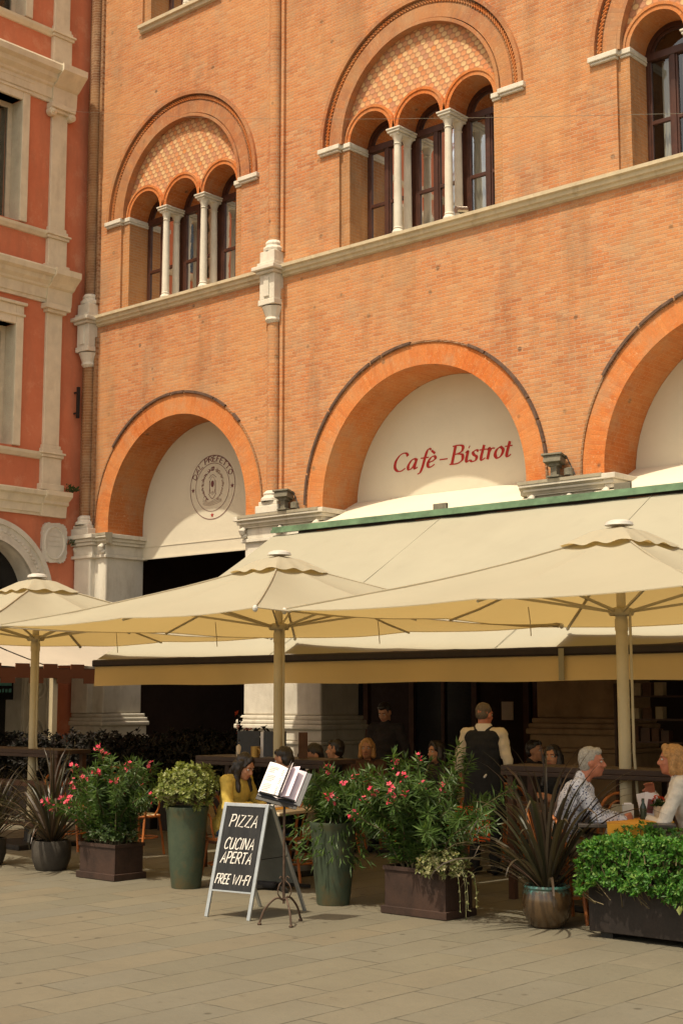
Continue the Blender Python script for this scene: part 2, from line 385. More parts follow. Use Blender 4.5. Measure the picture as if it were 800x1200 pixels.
# cloth that lets light through
def cloth(name, col, trans, tcol, scale=220.0, weave=.12, wr=.25):
    m = NT(name); v = m.objc(); n1 = m.noise(v, 1.2, 5, .6); n2 = m.noise(v, scale, 2, .5); n3 = m.noise(v, 5.0, 4, .6)
    c = m.ramp(n1, [(.3, tuple(x*.93 for x in col)), (.7, col)]); c = m.mix(m.ramp(m.noise(v, 3.0, 6, .7), [(.55, 0.0), (.8, .25)]), c, tuple(x*.72 for x in col))
    p = m.bsdf(c, .9, m.bump(m.math('ADD', m.math('MULTIPLY', n2, weave), m.math('MULTIPLY', n3, wr)), .3, .02), .1, finish=False)
    t = m.n('ShaderNodeBsdfTranslucent'); t.inputs[0].default_value = (*tcol, 1); x = m.n('ShaderNodeMixShader'); x.inputs[0].default_value = trans
    m.l(p.outputs[0], x.inputs[1]); m.l(t.outputs[0], x.inputs[2]); m.l(x.outputs[0], m.out.inputs[0]); return m.m
cloth('parasol cloth', (.475, .440, .330), .36, (.64, .46, .17))
cloth('awning cloth', (.338, .320, .246), .04, (.36, .22, .07))
cloth('blind cloth', (.68, .62, .49), .05, (.4, .3, .15), wr=1.2)
cloth('grey cloth', (.50, .44, .36), .15, (.3, .24, .18))
cloth('brown cloth', (.17, .062, .028), .1, (.1, .03, .01))
def glass(name, tintc=(.55, .55, .5), rough=.03):
    m = NT(name); g = m.n('ShaderNodeBsdfGlossy'); g.inputs[0].default_value = (.9, .9, .9, 1); g.inputs['Roughness'].default_value = rough
    m.l(m.bump(m.noise(m.objc(), 2.2, 3, .5), .08, .02), g.inputs['Normal'])
    t = m.n('ShaderNodeBsdfTransparent'); t.inputs[0].default_value = (*tintc, 1); f = m.n('ShaderNodeFresnel'); f.inputs[0].default_value = 1.5
    x = m.n('ShaderNodeMixShader'); m.l(m.math('ADD', f.outputs[0], .03), x.inputs[0]); m.l(t.outputs[0], x.inputs[1]); m.l(g.outputs[0], x.inputs[2]); m.l(x.outputs[0], m.out.inputs[0]); return m.m
glass('window glass', (.72, .74, .72)); glass('clear glass', (.9, .92, .9), .01)
def foliage(name, cols, trans=.3, rough=.45, spec=.45):
    m = NT(name); r = m.n('ShaderNodeNewGeometry').outputs['Random Per Island']
    c = m.ramp(r, [(i/max(1, len(cols)-1), q) for i, q in enumerate(cols)])
    p = m.bsdf(c, rough, None, spec, finish=False)
    t = m.n('ShaderNodeBsdfTranslucent'); m.l(m.mix(1.0, c, (1.6, 1.7, .8), 'MULTIPLY'), t.inputs[0]); x = m.n('ShaderNodeMixShader'); x.inputs[0].default_value = trans
    m.l(p.outputs[0], x.inputs[1]); m.l(t.outputs[0], x.inputs[2]); m.l(x.outputs[0], m.out.inputs[0]); return m.m
foliage('oleander leaf', [(.035, .075, .016), (.055, .105, .022), (.085, .145, .035), (.045, .085, .02), (.11, .16, .05)])
foliage('box leaf', [(.022, .085, .010), (.040, .13, .014), (.065, .19, .02), (.032, .10, .012), (.09, .24, .03), (.03, .10, .02), (.16, .26, .05), (.06, .17, .02)], .28, .5, .3)
foliage('pale leaf', [(.10, .13, .025), (.17, .20, .045), (.26, .28, .09), (.13, .17, .035), (.36, .36, .17)], .3)
foliage('variegated leaf', [(.07, .10, .025), (.13, .16, .05), (.32, .30, .15), (.10, .13, .035), (.42, .38, .22)], .25)
foliage('bronze blade', [(.026, .022, .014), (.042, .033, .020), (.052, .030, .022), (.034, .036, .018), (.10, .065, .045)], .15, .4)
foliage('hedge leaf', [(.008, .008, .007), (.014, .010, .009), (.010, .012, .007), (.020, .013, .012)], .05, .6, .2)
foliage('weed leaf', [(.03, .06, .015), (.05, .08, .02)], .2)
foliage('pink petal', [(.62, .035, .10), (.72, .09, .17), (.66, .05, .09), (.75, .20, .26)], .25, .6, .2)
foliage('red petal', [(.5, .04, .02), (.6, .10, .03)], .25, .6, .2)
plain('stem', (.12, .095, .05), .8, .3, 20); plain('soil', (.035, .025, .018), .95, .4, 30, .5)
plain('corten', (.036, .019, .013), .72, .35, 6, .25, dirt=(.055, .027, .017)); plain('dark planter', (.016, .011, .009), .6, .3, 5, .2, dirt=(.026, .016, .012))
m = NT('green glaze'); v = m.objc(); n1 = m.noise(v, 5, 6, .7); c = m.ramp(n1, [(.25, (.030, .045, .028)), (.5, (.050, .070, .043)), (.75, (.075, .078, .04))])
c = m.mix(m.ramp(m.noise(v, 2.5, 6, .75), [(.50, 0.0), (.68, .8)]), c, (.10, .068, .028)); m.bsdf(c, .5, m.bump(m.noise(v, 30, 4, .7), .3, .006), .4)
m = NT('teal glaze'); v = m.objc(); c = m.ramp(m.noise(m.scale(v, 1, 1, .5), 8, 5, .7), [(.3, (.035, .022, .012)), (.62, (.085, .05, .022))])
zz = m.sep(v)[2]; c = m.mix(m.math('MULTIPLY', m.ramp(m.math('ADD', zz, m.math('MULTIPLY', m.noise(v, 14, 5, .8), .30)), [(.42, 0.0), (.50, 1.0)]), .85), c, (.05, .22, .20)); m.bsdf(c, .22, None, .5, coat=.4)
plain('dark pot', (.05, .042, .033), .7, .35, 8, .3)
plain('alu', (.46, .48, .49), .38, .12, 14, .1, metal=.75); plain('panel grey', (.11, .12, .115), .55, .2, 5)
plain('rust iron', (.085, .055, .038), .6, .4, 25, .3, metal=.4); plain('iron', (.03, .028, .026), .55, .3, 20, .2, metal=.4)
plain('paper', (.80, .75, .76), .8, .05, 8, .05); plain('print', (.22, .20, .19), .9, .1, 30, 0.0); plain('pale print', (.70, .60, .68), .85, .12, 12, .05); plain('leatherette', (.03, .03, .036), .45, .2, 30)
plain('pole', (.50, .42, .27), .55, .08, 6, .05); plain('white plastic', (.52, .50, .45), .4, .05, 8, .03); plain('parasol rib', (.40, .34, .22), .5, .1, 8)
plain('green metal', (.13, .22, .13), .5, .3, 4, .15, dirt=(.08, .11, .07)); plain('black metal', (.022, .014, .014), .5, .3, 8); plain('rust board', (.28, .10, .035), .8, .3, 6)

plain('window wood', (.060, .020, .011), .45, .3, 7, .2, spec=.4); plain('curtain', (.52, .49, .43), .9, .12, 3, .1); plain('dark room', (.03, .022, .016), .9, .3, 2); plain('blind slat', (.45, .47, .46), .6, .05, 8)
plain('hood tile', (.11, .065, .045), .85, .4, 10, .3); plain('portico plaster', (.034, .018, .012), .9, .3, 1.2, .2); plain('dark glass door', (.012, .011, .011), .15, .3, 3, .02, spec=.5); plain('brown wood', (.07, .030, .015), .5, .35, 5, .2); plain('bar wood', (.045, .024, .016), .5, .3, 6, .2)  # portico plaster is darkened to put the arcade's shade into its colour
plain('cane', (.40, .125, .030), .42, .3, 9, .15, spec=.45); plain('wicker', (.55, .46, .32), .75, .2, 40, .4); plain('orange cloth', (.62, .095, .018), .9, .15, 4, .15); plain('yellow cloth', (.66, .32, .035), .9, .1, 5, .1); plain('table top', (.05, .04, .035), .35, .3, 6, .1); plain('beige top', (.50, .42, .30), .6, .15, 5)
plain('floodlight', (.17, .155, .115), .7, .3, 12, .3, metal=.2); plain('ink', (.17, .065, .065), .9, .1, 20, 0.0); plain('red ink', (.36, .025, .022), .9, .08, 20, 0.0); plain('grey ink', (.32, .22, .17), .9, .1, 20, 0.0)
plain('teal paint', (.10, .30, .28), .8, .1, 20, 0.0)
plain('skin', (.42, .20, .115), .55, .1, 14, .08, spec=.4); plain('red skin', (.46, .17, .10), .5, .12, 14, .08, spec=.4); plain('lip', (.34, .09, .07), .5, .1); plain('eye white', (.6, .58, .54), .2, .03); plain('iris', (.03, .02, .015), .2, .05)
plain('dark hair', (.016, .010, .008), .4, .4, 60, .4, spec=.5); plain('grey hair', (.36, .33, .29), .6, .35, 60, .5); plain('blond hair', (.42, .22, .08), .5, .4, 50, .5); plain('cropped hair', (.13, .10, .075), .7, .3, 80, .5)
plain('yellow wool', (.50, .36, .075), .9, .15, 30, .4); plain('denim', (.055, .12, .22), .9, .25, 40, .3); plain('black cloth', (.012, .012, .014), .85, .3, 20, .2); plain('shirt', (.56, .48, .36), .85, .1, 8, .2); plain('white wool', (.70, .64, .56), .95, .08, 60, .5); plain('khaki', (.34, .26, .16), .9, .15, 20, .2); plain('dark coat', (.022, .016, .016), .85, .3, 12, .3); plain('brown coat', (.10, .05, .03), .9, .3, 12, .3)
m = NT('speckled shirt'); v = m.objc(); vo = m.n('ShaderNodeTexVoronoi'); vo.inputs['Scale'].default_value = 52; m.l(v, vo.inputs['Vector'])
c = m.mix(m.ramp(vo.outputs['Distance'], [(.28, 1.0), (.36, 0.0)]), (.60, .61, .68), (.06, .07, .15)); m.bsdf(c, .85, m.bump(m.noise(v, 9, 4, .6), .4, .02), .2)
plain('bottle glass', (.02, .035, .02), .08, .2, 5, 0.0, spec=.6); plain('steel', (.5, .48, .44), .25, .1, 8, .03, metal=.9); plain('terracotta', (.42, .19, .09), .8, .2, 10); plain('red sauce', (.35, .03, .02), .4, .3, 10); plain('brass', (.4, .24, .07), .35, .2, 8, metal=.8); plain('cream card', (.62, .50, .36), .8, .1, 8)
def M(n): return MAT[n]

plain('shaded stone', (.30, .19, .10), .85, .25, 3, .2, dirt=(.14, .08, .04))  # darker copy of white stone; shade under the awning put into its colour
m = NT('slate'); v = m.objc(); c = m.ramp(m.noise(m.scale(v, 1, 1, .35), 9, 6, .75), [(.40, (.008, .008, .009)), (.78, (.030, .029, .028))]); m.bsdf(c, m.ramp(m.noise(v, 20, 4, .7), [(.3, .4), (.7, .7)]), None, .4)
m = NT('chalk'); v = m.objc(); c = m.ramp(m.noise(v, 190, 4, .8), [(.36, (.20, .19, .18)), (.48, (.74, .70, .64)), (1, (.82, .78, .72))]); m.bsdf(c, .95, None, .1)
cloth('valance cloth', (.80, .62, .33), .20, (.6, .45, .2))
# ================================================================== GROUND
g = MB(); g.add([(-150,-120,0),(120,-120,0),(120,60,0),(-150,60,0)], [(0,1,2,3)])
tag(g.build('ground', M('paving')), kind='structure')

# ================================================================== BRICK PALAZZO
D = 16.8; XL = -21.42; XR = 1.5; SP = 4.80; TOP = 19.0; DEPTH = .86
ARCH = [(-18.76, 2.17, 1.81, .20), (-13.25, 2.29, 1.955, .085), (-8.06, 2.29, 1.955, .085), (-2.85, 2.29, 1.955, .085)]   # centre, outer, inner, stilt
WIN = [(-18.755, 2.0, 1.52, 10.80, 9.0, 3), (-13.24, 2.0, 1.52, 10.80, 9.0, 3), (-8.05, 2.0, 1.52, 10.80, 9.0, 3), (-2.85, 2.0, 1.52, 10.80, 9.0, 3), (-18.80, 1.30, .98, 16.1, 14.50, 2)]
pal = thing('brick_palazzo', 'tall orange brick palazzo with arcade arches and groups of arched windows behind the café', 'building', (-12.0, D, 0), world=True)
out_ = [(XL, SP)]
for c, ro, ri, st in ARCH:
    out_.append((c-ro, SP))
    out_ += [(c-ro*math.cos(PI*i/48), SP+st+ro*math.sin(PI*i/48)) for i in range(49)]
    out_.append((c+ro, SP))
out_ += [(XR, SP), (XR, TOP), (XL, TOP)]
holes = []
for c, R, r, sp, sl_, n in WIN:
    hw = r+.10
    lp = [(c-hw, sl_-.06), (c+hw, sl_-.06), (c+hw, sp)]+[(c+R*math.cos(PI*i/40), sp+R*math.sin(PI*i/40)) for i in range(41)]+[(c-hw, sp)]
    holes.append(lp)
b = MB(); b.slab([out_]+holes, lambda x, z: (x, D, z), lambda x, z: (x, D+DEPTH, z), 0, 1)
b.build('wall', [M('wall brick'), M('jamb brick')], pal)
# hollow behind the wall: portico below, rooms above
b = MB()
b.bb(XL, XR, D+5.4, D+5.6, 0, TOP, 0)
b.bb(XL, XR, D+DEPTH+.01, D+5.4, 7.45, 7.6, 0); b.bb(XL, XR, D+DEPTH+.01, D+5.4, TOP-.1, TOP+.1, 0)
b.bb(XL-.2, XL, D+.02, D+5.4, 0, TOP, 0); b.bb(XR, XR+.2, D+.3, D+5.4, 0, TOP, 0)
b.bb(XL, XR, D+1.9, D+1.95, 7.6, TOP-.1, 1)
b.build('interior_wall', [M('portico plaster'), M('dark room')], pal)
# portico openings at the back
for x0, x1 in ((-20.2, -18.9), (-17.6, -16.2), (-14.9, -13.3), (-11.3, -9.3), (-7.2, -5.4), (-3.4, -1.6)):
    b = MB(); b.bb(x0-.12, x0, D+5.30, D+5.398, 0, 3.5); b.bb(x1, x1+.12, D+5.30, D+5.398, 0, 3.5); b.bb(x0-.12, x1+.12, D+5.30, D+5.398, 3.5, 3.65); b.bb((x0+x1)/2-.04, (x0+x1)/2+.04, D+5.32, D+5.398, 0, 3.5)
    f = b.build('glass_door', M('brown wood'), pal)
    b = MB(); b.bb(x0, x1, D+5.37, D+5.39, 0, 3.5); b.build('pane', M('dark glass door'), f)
# arches
for c, ro, ri, st in ARCH:
    b = MB(); b.ring((c, SP+st), ri, ro+.004, D-.012, D+DEPTH-.003, 56, leg=st, mis=(0, 1))
    ra = b.build('arch_ring', [M('ring brick'), M('soffit brick')], pal, smooth=30)
    k = 0                                                             # hood of dark tiles, here and there broken away
    while k < 60:
        ln = random.choice((2, 3, 5, 7, 9))
        if rnd(0, 1) < .62: b = MB(); b.ring((c, SP+st), ro+.014, ro+.055, D-.048, D+.05, ln*2, a0=PI*k/60, a1=PI*min(60, k+ln-.25)/60); b.build('hood_tile', M('hood tile'), ra)
        k += ln
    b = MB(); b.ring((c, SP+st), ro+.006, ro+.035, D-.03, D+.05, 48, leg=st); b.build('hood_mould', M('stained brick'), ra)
# pillars
def pillar(x0, x1, left=False, low='white stone'):
    b = MB(); y0, y1 = D-.05, D+DEPTH+.04; e = .015
    p = MB(); p.bb(x0+e, x1-e, y0+e, y1-e, 1.50, 4.40); P_ = p.build('pillar', M(low), pal, bevel=.03)
    if left: q = MB(); q.bb(x0+.02, x0+.50, y0-.10, y0+.05, 1.5, 4.4); q.build('pilaster', M('white stone'), P_, bevel=.02)
    q = MB()
    for zz0, zz1, g_ in ((4.36, 4.42, .035), (4.42, 4.60, .0), (4.60, 4.66, .05), (4.66, 4.72, .085), (4.72, 4.797, .13)):
        q.bb(x0-g_, x1+g_, y0-g_, y1+g_, zz0, zz1-.002)
        if left: q.bb(x0-g_+.0, x0+.55+g_, y0-.10-g_, y0+.02, zz0+.001, zz1-.003)
    for xx in (x0+.05, x1-.05):                                           # corner scrolls
        q.tube([(xx, y0-.07, 4.50), (xx, y0-.10, 4.545), (xx, y0-.03, 4.60)], [.05, .055, .04], 8)
        q.ell((xx, y0-.04, 4.47), (.055, .05, .05))
    xm = (x0+x1)/2
    q.tube([(xm-.12, y0-.02, 4.56), (xm-.06, y0-.05, 4.50), (xm, y0-.03, 4.47), (xm+.06, y0-.05, 4.50), (xm+.12, y0-.02, 4.56)], .03, 6); q.ell((xm, y0-.03, 4.55), (.05, .04, .045))
    q.build('capital', M('white stone'), P_, bevel=.012)
    q = MB()
    for zz0, zz1, g_ in ((0.0, 1.04, .07), (1.04, 1.10, .10), (1.10, 1.28, .06), (1.28, 1.36, .10), (1.36, 1.43, .075), (1.43, 1.50, .04)):
        q.bb(x0-g_, x1+g_, y0-g_, y1+g_, zz0, zz1-.002)
    q.build('base', M(low), P_, bevel=.02)
pillar(XL+.03, -20.565, True)
for i in range(3): pillar(ARCH[i][0]+ARCH[i][2]-.01+(.12 if i == 1 else 0), ARCH[i+1][0]-ARCH[i+1][2]+.01+(.12 if i == 1 else 0), False, 'white stone' if i == 0 else 'shaded stone')
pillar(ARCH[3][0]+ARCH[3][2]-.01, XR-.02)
# string course, upper sill
SC = [(0, 8.80), (.055, 8.82), (.06, 8.86), (.10, 8.875), (.105, 8.93), (.15, 8.945), (.155, 8.995), (0, 9.002)]
cuts = [XL+.42, -16.48, -16.10, XR]
for i in range(0, len(cuts), 2): b = MB(); b.prof(SC, (cuts[i], D+.01, 0), (cuts[i+1], D+.01, 0), (0, -1, 0)); b.build('string_course', M('band stone'), pal)
b = MB(); b.prof([(0, 14.34), (.06, 14.36), (.065, 14.42), (.11, 14.435), (.115, 14.495), (0, 14.502)], (-19.90, D+.01, 0), (-17.70, D+.01, 0), (0, -1, 0)); b.build('upper_sill', M('band stone'), pal)
# slim engaged shafts with corbels
def shaft(x, mat, dx=.10):
    b = MB(); b.lathe([(.115, 5.16), (.115, 8.10)], (x, D-.03, 0), 14); b.lathe([(.115, 9.44), (.115, TOP)], (x, D-.03, 0), 14)
    for z0, z1 in ((5.0, 8.6), (9.25, TOP)):
        b.bb(x+.15, x+.215, D-.055, D+.02, z0, z1); b.bb(x-.215, x-.16, D-.03, D+.02, z0, z1)
    S_ = b.build('engaged_shaft', M(mat), pal, smooth=40)
    q = MB()
    q.lathe([(.09, 8.02), (.15, 8.08), (.13, 8.12), (.16, 8.2), (.20, 8.30)], (x, D-.05, 0), 12)
    q.bb(x-.19, x+.19, D-.24, D+.02, 8.32, 8.42); q.bb(x-.17, x+.17, D-.22, D+.02, 8.421, 8.86)
    q.bb(x-.06, x+.06, D-.245, D-.21, 8.46, 8.82); q.bb(x-.21, x+.21, D-.28, D+.02, 8.861, 8.91); q.bb(x-.26, x+.26, D-.34, D+.02, 8.912, 8.985); q.bb(x-.20, x+.20, D-.26, D+.02, 8.986, 9.06)
    q.bb(x-.17, x+.17, D-.22, D+.02, 9.061, 9.26); q.lathe([(.18, 9.26), (.19, 9.32), (.14, 9.36), (.15, 9.41), (.115, 9.46)], (x, D-.05, 0), 12)
    q.build('corbel', M('white stone'), S_, bevel=.012)
    q = MB(); q.bb(x-.26, x+.26, D-.20, D+.01, 4.80, 4.93); q.bb(x-.21, x+.21, D-.17, D+.01, 4.931, 5.0)
    q.lathe([(.20, 5.0), (.20, 5.05), (.15, 5.09), (.165, 5.13), (.115, 5.18)], (x, D-.04, 0), 14); q.build('foot', M('white stone'), S_, bevel=.012)
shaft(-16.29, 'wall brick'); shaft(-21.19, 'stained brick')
# impost ledges between the arches (stone shelf that carries the shafts)
IMP = [(0, 4.60), (.09, 4.62), (.10, 4.68), (.13, 4.70), (.135, 4.74), (.17, 4.76), (.175, 4.805), (0, 4.815)]
for i in range(3): b = MB(); b.prof(IMP, (ARCH[i][0]+ARCH[i][2]-.03, D-.02, 0), (ARCH[i+1][0]-ARCH[i+1][2]+.05, D-.02, 0), (0, -1, 0)); b.build('impost_ledge', M('grey stone'), pal)
b = MB(); b.prof(IMP, (XL+.01, D-.02, 0), (-20.42, D-.02, 0), (0, -1, 0)); b.build('impost_ledge', M('grey stone'), pal)

# windows
def casement(W_, x0, x1, z0, sp, r, seed):
    """wooden two-leaf frame with arched head"""
    y = D+.50; xm = (x0+x1)/2; rr = (x1-x0)/2
    b = MB(); t = .05
    b.bb(x0, x0+t, y, y+.07, z0, sp); b.bb(x1-t, x1, y, y+.07, z0, sp); b.bb(xm-.038, xm+.038, y-.012, y+.06, z0+.05, sp-.04)
    b.bb(x0+t, x1-t, y+.002, y+.068, z0, z0+.09); b.bb(x0, x1, y-.02, y+.08, sp-.06, sp+.05)
    zt = z0+(sp-z0)*.46
    for a0, a1 in ((x0+t, xm-.038), (xm+.038, x1-t)): b.bb(a0, a1, y+.008, y+.055, zt-.03, zt+.03); b.bb(a0, a0+.03, y+.006, y+.05, z0+.09, sp-.06); b.bb(a1-.03, a1, y+.006, y+.05, z0+.09, sp-.06)
    b.ring((xm, sp), rr-.075, rr, y, y+.07, 20); b.ring((xm, sp), rr-.12, rr-.075, y+.02, y+.06, 20)
    b.build('casement', M('window wood'), W_, bevel=.006)
    g_ = MB(); pl = [(x0+t, z0+.05), (x1-t, z0+.05), (x1-t, sp)]+[(xm+(rr-.09)*math.cos(PI*i/16), sp+(rr-.09)*math.sin(PI*i/16)) for i in range(17)]+[(x0+t, sp)]
    g_.sheet([pl], lambda x, z: (x, y+.034, z)); g_.build('pane', M('window glass'), W_)
    rs = random.Random(seed); c_ = MB()
    for a0, a1 in ((x0+.03, xm-.06), (xm+.06, x1-.03)):
        wd = (a1-a0)*rs.uniform(.55, .98); n = 18; left = rs.random() < .5
        A = a0 if left else a1-wd; vs = []
        for i in range(n+1):
            q = i/n; dd = .02*math.sin(q*22+rs.random())
            for j, zz in enumerate((z0+.02, sp-.05)):
                vs.append((A+wd*q*(1 if j else .92), y+.16+dd, zz))
        c_.add(vs, [(2*i, 2*i+1, 2*i+3, 2*i+2) for i in range(n)])
    c_.build('curtain', M('curtain'), W_, smooth=True)
def column(W_, x, z0, z1):
    b = MB()
    for y in (D+.15, D+.40):
        b.lathe([(.068, z0+.18), (.066, z0+.7), (.058, z1-.24)], (x, y, 0), 14)
        b.lathe([(.095, z0+.07), (.10, z0+.10), (.085, z0+.13), (.07, z0+.15), (.078, z0+.17), (.068, z0+.19)], (x, y, 0), 14)
        b.lathe([(.056, z1-.25), (.07, z1-.235), (.058, z1-.22), (.065, z1-.17), (.10, z1-.08)], (x, y, 0), 14)
    b.build('column', M('white stone'), W_, smooth=35)
    b = MB(); b.bb(x-.115, x+.115, D+.04, D+.51, z0-.002, z0+.07); b.build('column_base', M('white stone'), W_, bevel=.01)
    b = MB(); b.bb(x-.095, x+.095, D+.055, D+.495, z1-.10, z1-.06); b.bb(x-.125, x+.125, D+.03, D+.52, z1-.059, z1-.02); b.bb(x-.14, x+.14, D+.015, D+.535, z1-.019, z1+.012); b.build('capital', M('white stone'), W_, bevel=.01)
def arched_window(c, R, r, sp, z0, n, idx):
    b = MB()                                                           # the big moulded arch over the group
    b.ring((c, sp), R-.055, R+.012, D-.055, D+.2, 56)
    b.ring((c, sp), r+.09, R-.175, D-.015, D+.2, 56); b.ring((c, sp), r+.02, r+.075, D-.035, D+.2, 56); b.ring((c, sp), R-.175, R-.055, D+.004, D+.2, 56, mi=1)
    W_ = b.build('window_group', [M('dusky ring brick'), M('stained brick')], pal, smooth=30)
    b = MB()                                                           # twisted rope moulding of small terracotta leaves
    m_ = int(PI*R/.062)
    for i in range(m_):
        a = PI*(i+.5)/m_; rr = R-.115; p = Vector((c+rr*math.cos(a), D-.004, sp+rr*math.sin(a))); q = a+.9
        d_ = Vector((math.cos(q), 0, math.sin(q))); b.cap(p-d_*.034, p+d_*.034, .017, .017, n=6)
    b.build('rope_mould', M('ring brick'), W_)
    ro = r/n; t = .085; cs = [c-r+ro*(2*i+1) for i in range(n)]
    # tiled field with the small arches cut out
    lp = [(c+(r+.03)*math.cos(PI*i/40), sp+(r+.03)*math.sin(PI*i/40)) for i in range(41)]
    for x in cs: lp += [(x-(ro-.015)*math.cos(PI*i/20), sp+(ro-.015)*math.sin(PI*i/20)+.0) for i in range(21)]
    b = MB(); b.slab([lp], lambda x, z: (x, D+.10, z), lambda x, z: (x, D+.30, z)); b.build('tiled_field', M('scale tiles'), W_)
    for x in cs:
        b = MB(); b.ring((x, sp), ro-t, ro, D+.05, D+.56, 28, mis=(0, 1)); b.ring((x, sp), ro-.02, ro+.022, D+.035, D+.2, 28); b.build('small_arch', [M('ring brick'), M('soffit brick')], W_, smooth=30)
    for x in [c-r+ro*2*i for i in range(1, n)]: column(W_, x, z0, sp)
    for xa, xb in ((c-r-.11, c-r+t), (c+r-t, c+r+.11)): b = MB(); b.bb(xa, xb, D+.05, D+.56, z0-.05, sp-.001); b.build('jamb', M('jamb brick'), W_)
    for x in [c-r+ro*2*i for i in range(1, n)]: b = MB(); b.bb(x-t-.004, x+t+.004, D+.515, D+.60, z0-.003, sp+.2); b.build('mullion', M('window wood'), W_)
    b = MB(); b.bb(c-r-.02, c+r+.02, D+.02, D+.85, z0-.058, z0-.004); b.build('window_sill', M('band stone'), W_)
    for s_ in (-1, 1):
        b = MB()
        xa, xb = (c-R-.05, c-r-.06) if s_ < 0 else (c+r+.06, c+R+.05)
        b.bb(xa, xb, D-.07, D+.1, sp-.075, sp+.004); b.bb(xa+.03, xb-.03, D-.045, D+.1, sp-.115, sp-.076)
        xa, xb = (c-r-.07, c-r+t+.03) if s_ < 0 else (c+r-t-.03, c+r+.07)
        b.bb(xa, xb, D+.01, D+.58, sp-.073, sp+.006); b.bb(xa+.01, xb-.01, D+.03, D+.57, sp-.113, sp-.074)
        b.build('impost', M('white stone'), W_, bevel=.01)
    for k, x in enumerate(cs): casement(W_, x-ro+t-.002, x+ro-t+.002, z0-.01, sp, ro-t, idx*7+k)
for i, a in enumerate(WIN): arched_window(*a, i)
b = MB()                                                               # drawn slatted blind in the middle window's right light
for i in range(22): b.box((-12.24+.13, D+.62, 9.98+.035*i), (.40, .035, .003), Euler((.5, 0, 0)).to_matrix())
b.build('slatted_blind', M('blind slat'), pal)

# ================================================================== RED PLASTER HOUSE (faces +X, in the plane X = XL)
red = thing('plaster_house', 'red plaster house with carved pale stone cornices and pilasters at the left edge', 'building', (XL-4, 13.0, 0), world=True)
AC, AR, AI, AZ = 14.72, 1.42, 1.08, 3.55
YF = 6.0; YE = D-.004
WINS = [(14.72, .47, 6.36, 8.62), (14.72, .47, 10.60, 12.95), (14.72, .47, 14.62, 17.0)]
ro_ = [(YF, 0), (AC-AR, 0), (AC-AR, AZ)]+[(AC-AR*math.cos(PI*i/32), AZ+AR*math.sin(PI*i/32)) for i in range(1, 32)]+[(AC+AR, AZ), (AC+AR, 0), (YE, 0), (YE, TOP), (YF, TOP)]
hl = [[(c-w_, z0), (c+w_, z0), (c+w_, z1), (c-w_, z1)] for c, w_, z0, z1 in WINS]
b = MB(); b.slab([ro_]+hl, lambda y, z: (XL, y, z), lambda y, z: (XL-.5, y, z)); b.build('wall', M('red plaster'), red)
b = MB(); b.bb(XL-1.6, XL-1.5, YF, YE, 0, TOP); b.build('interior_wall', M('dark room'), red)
def corn(name, pr, y0, y1, mat='ochre stone'):
    b = MB(); b.prof(pr, (XL-.01, y0, 0), (XL-.01, y1, 0), (1, 0, 0)); return b.build(name, M(mat), red)
for z0, z1, pj in ((5.12, 5.57, .26), (9.16, 9.77, .36), (13.10, 13.78, .40)):
    h = z1-z0
    o_ = corn('cornice', [(0, z0), (.06, z0), (.065, z0+.10*h), (.09, z0+.12*h), (.10, z0+.42*h), (.14, z0+.46*h), (.15, z0+.52*h), (pj*.62, z0+.62*h), (pj*.68, z0+.74*h), (pj*.94, z0+.80*h), (pj, z0+.95*h), (pj*.97, z1), (0, z1+.02)], YF, 16.36)
    b = MB(); b.prof([(0, z0-.005), (.11, z0-.005), (.13, z0+.45*h), (.19, z0+.5*h), (pj*.7, z0+.62*h), (pj+.04, z0+.82*h), (pj+.045, z1+.003), (0, z1+.03)], (XL-.008, 15.83, 0), (XL-.008, 16.40, 0), (1, 0, 0)); b.build('cornice_break', M('ochre stone'), o_)
for z in (6.30, 10.54, 14.56): corn('sill_course', [(0, z-.13), (.05, z-.12), (.10, z-.05), (.11, z), (0, z+.015)], YF, 16.30)
for pc in (16.05, 13.39):
    for z0, z1, ion in ((5.60, 9.14, 0), (9.80, 13.08, 1), (13.82, TOP, 0)):
        b = MB(); b.bb(XL-.01, XL+.06, pc-.180, pc+.180, z0+.86, z1-.16); P_ = b.build('pilaster', M('ochre stone'), red, bevel=.012)
        b = MB()
        for a0, a1, g_ in ((0, .12, .10), (.12, .62, .045), (.62, .68, .085), (.68, .72, .12), (.72, .79, .06), (.79, .86, .03)): b.bb(XL-.008, XL+.06+g_*.8, pc-.180-g_*.8, pc+.180+g_*.8, z0+a0, z0+a1-.001)
        b.build('pedestal', M('ochre stone'), P_, bevel=.01)
        b = MB(); b.bb(XL-.006, XL+.13, pc-.22, pc+.22, z1-.16, z1-.10); b.bb(XL-.006, XL+.18, pc-.28, pc+.28, z1-.099, z1-.002)
        if ion:
            for s_ in (-1, 1):
                for r_ in (.085, .05, .022): b.tube([(XL+.02, pc+s_*.225, z1-.17), (XL+.20-r_*.6, pc+s_*.225, z1-.17)], r_, 14)
        b.build('capital', M('ochre stone'), P_, bevel=.006)
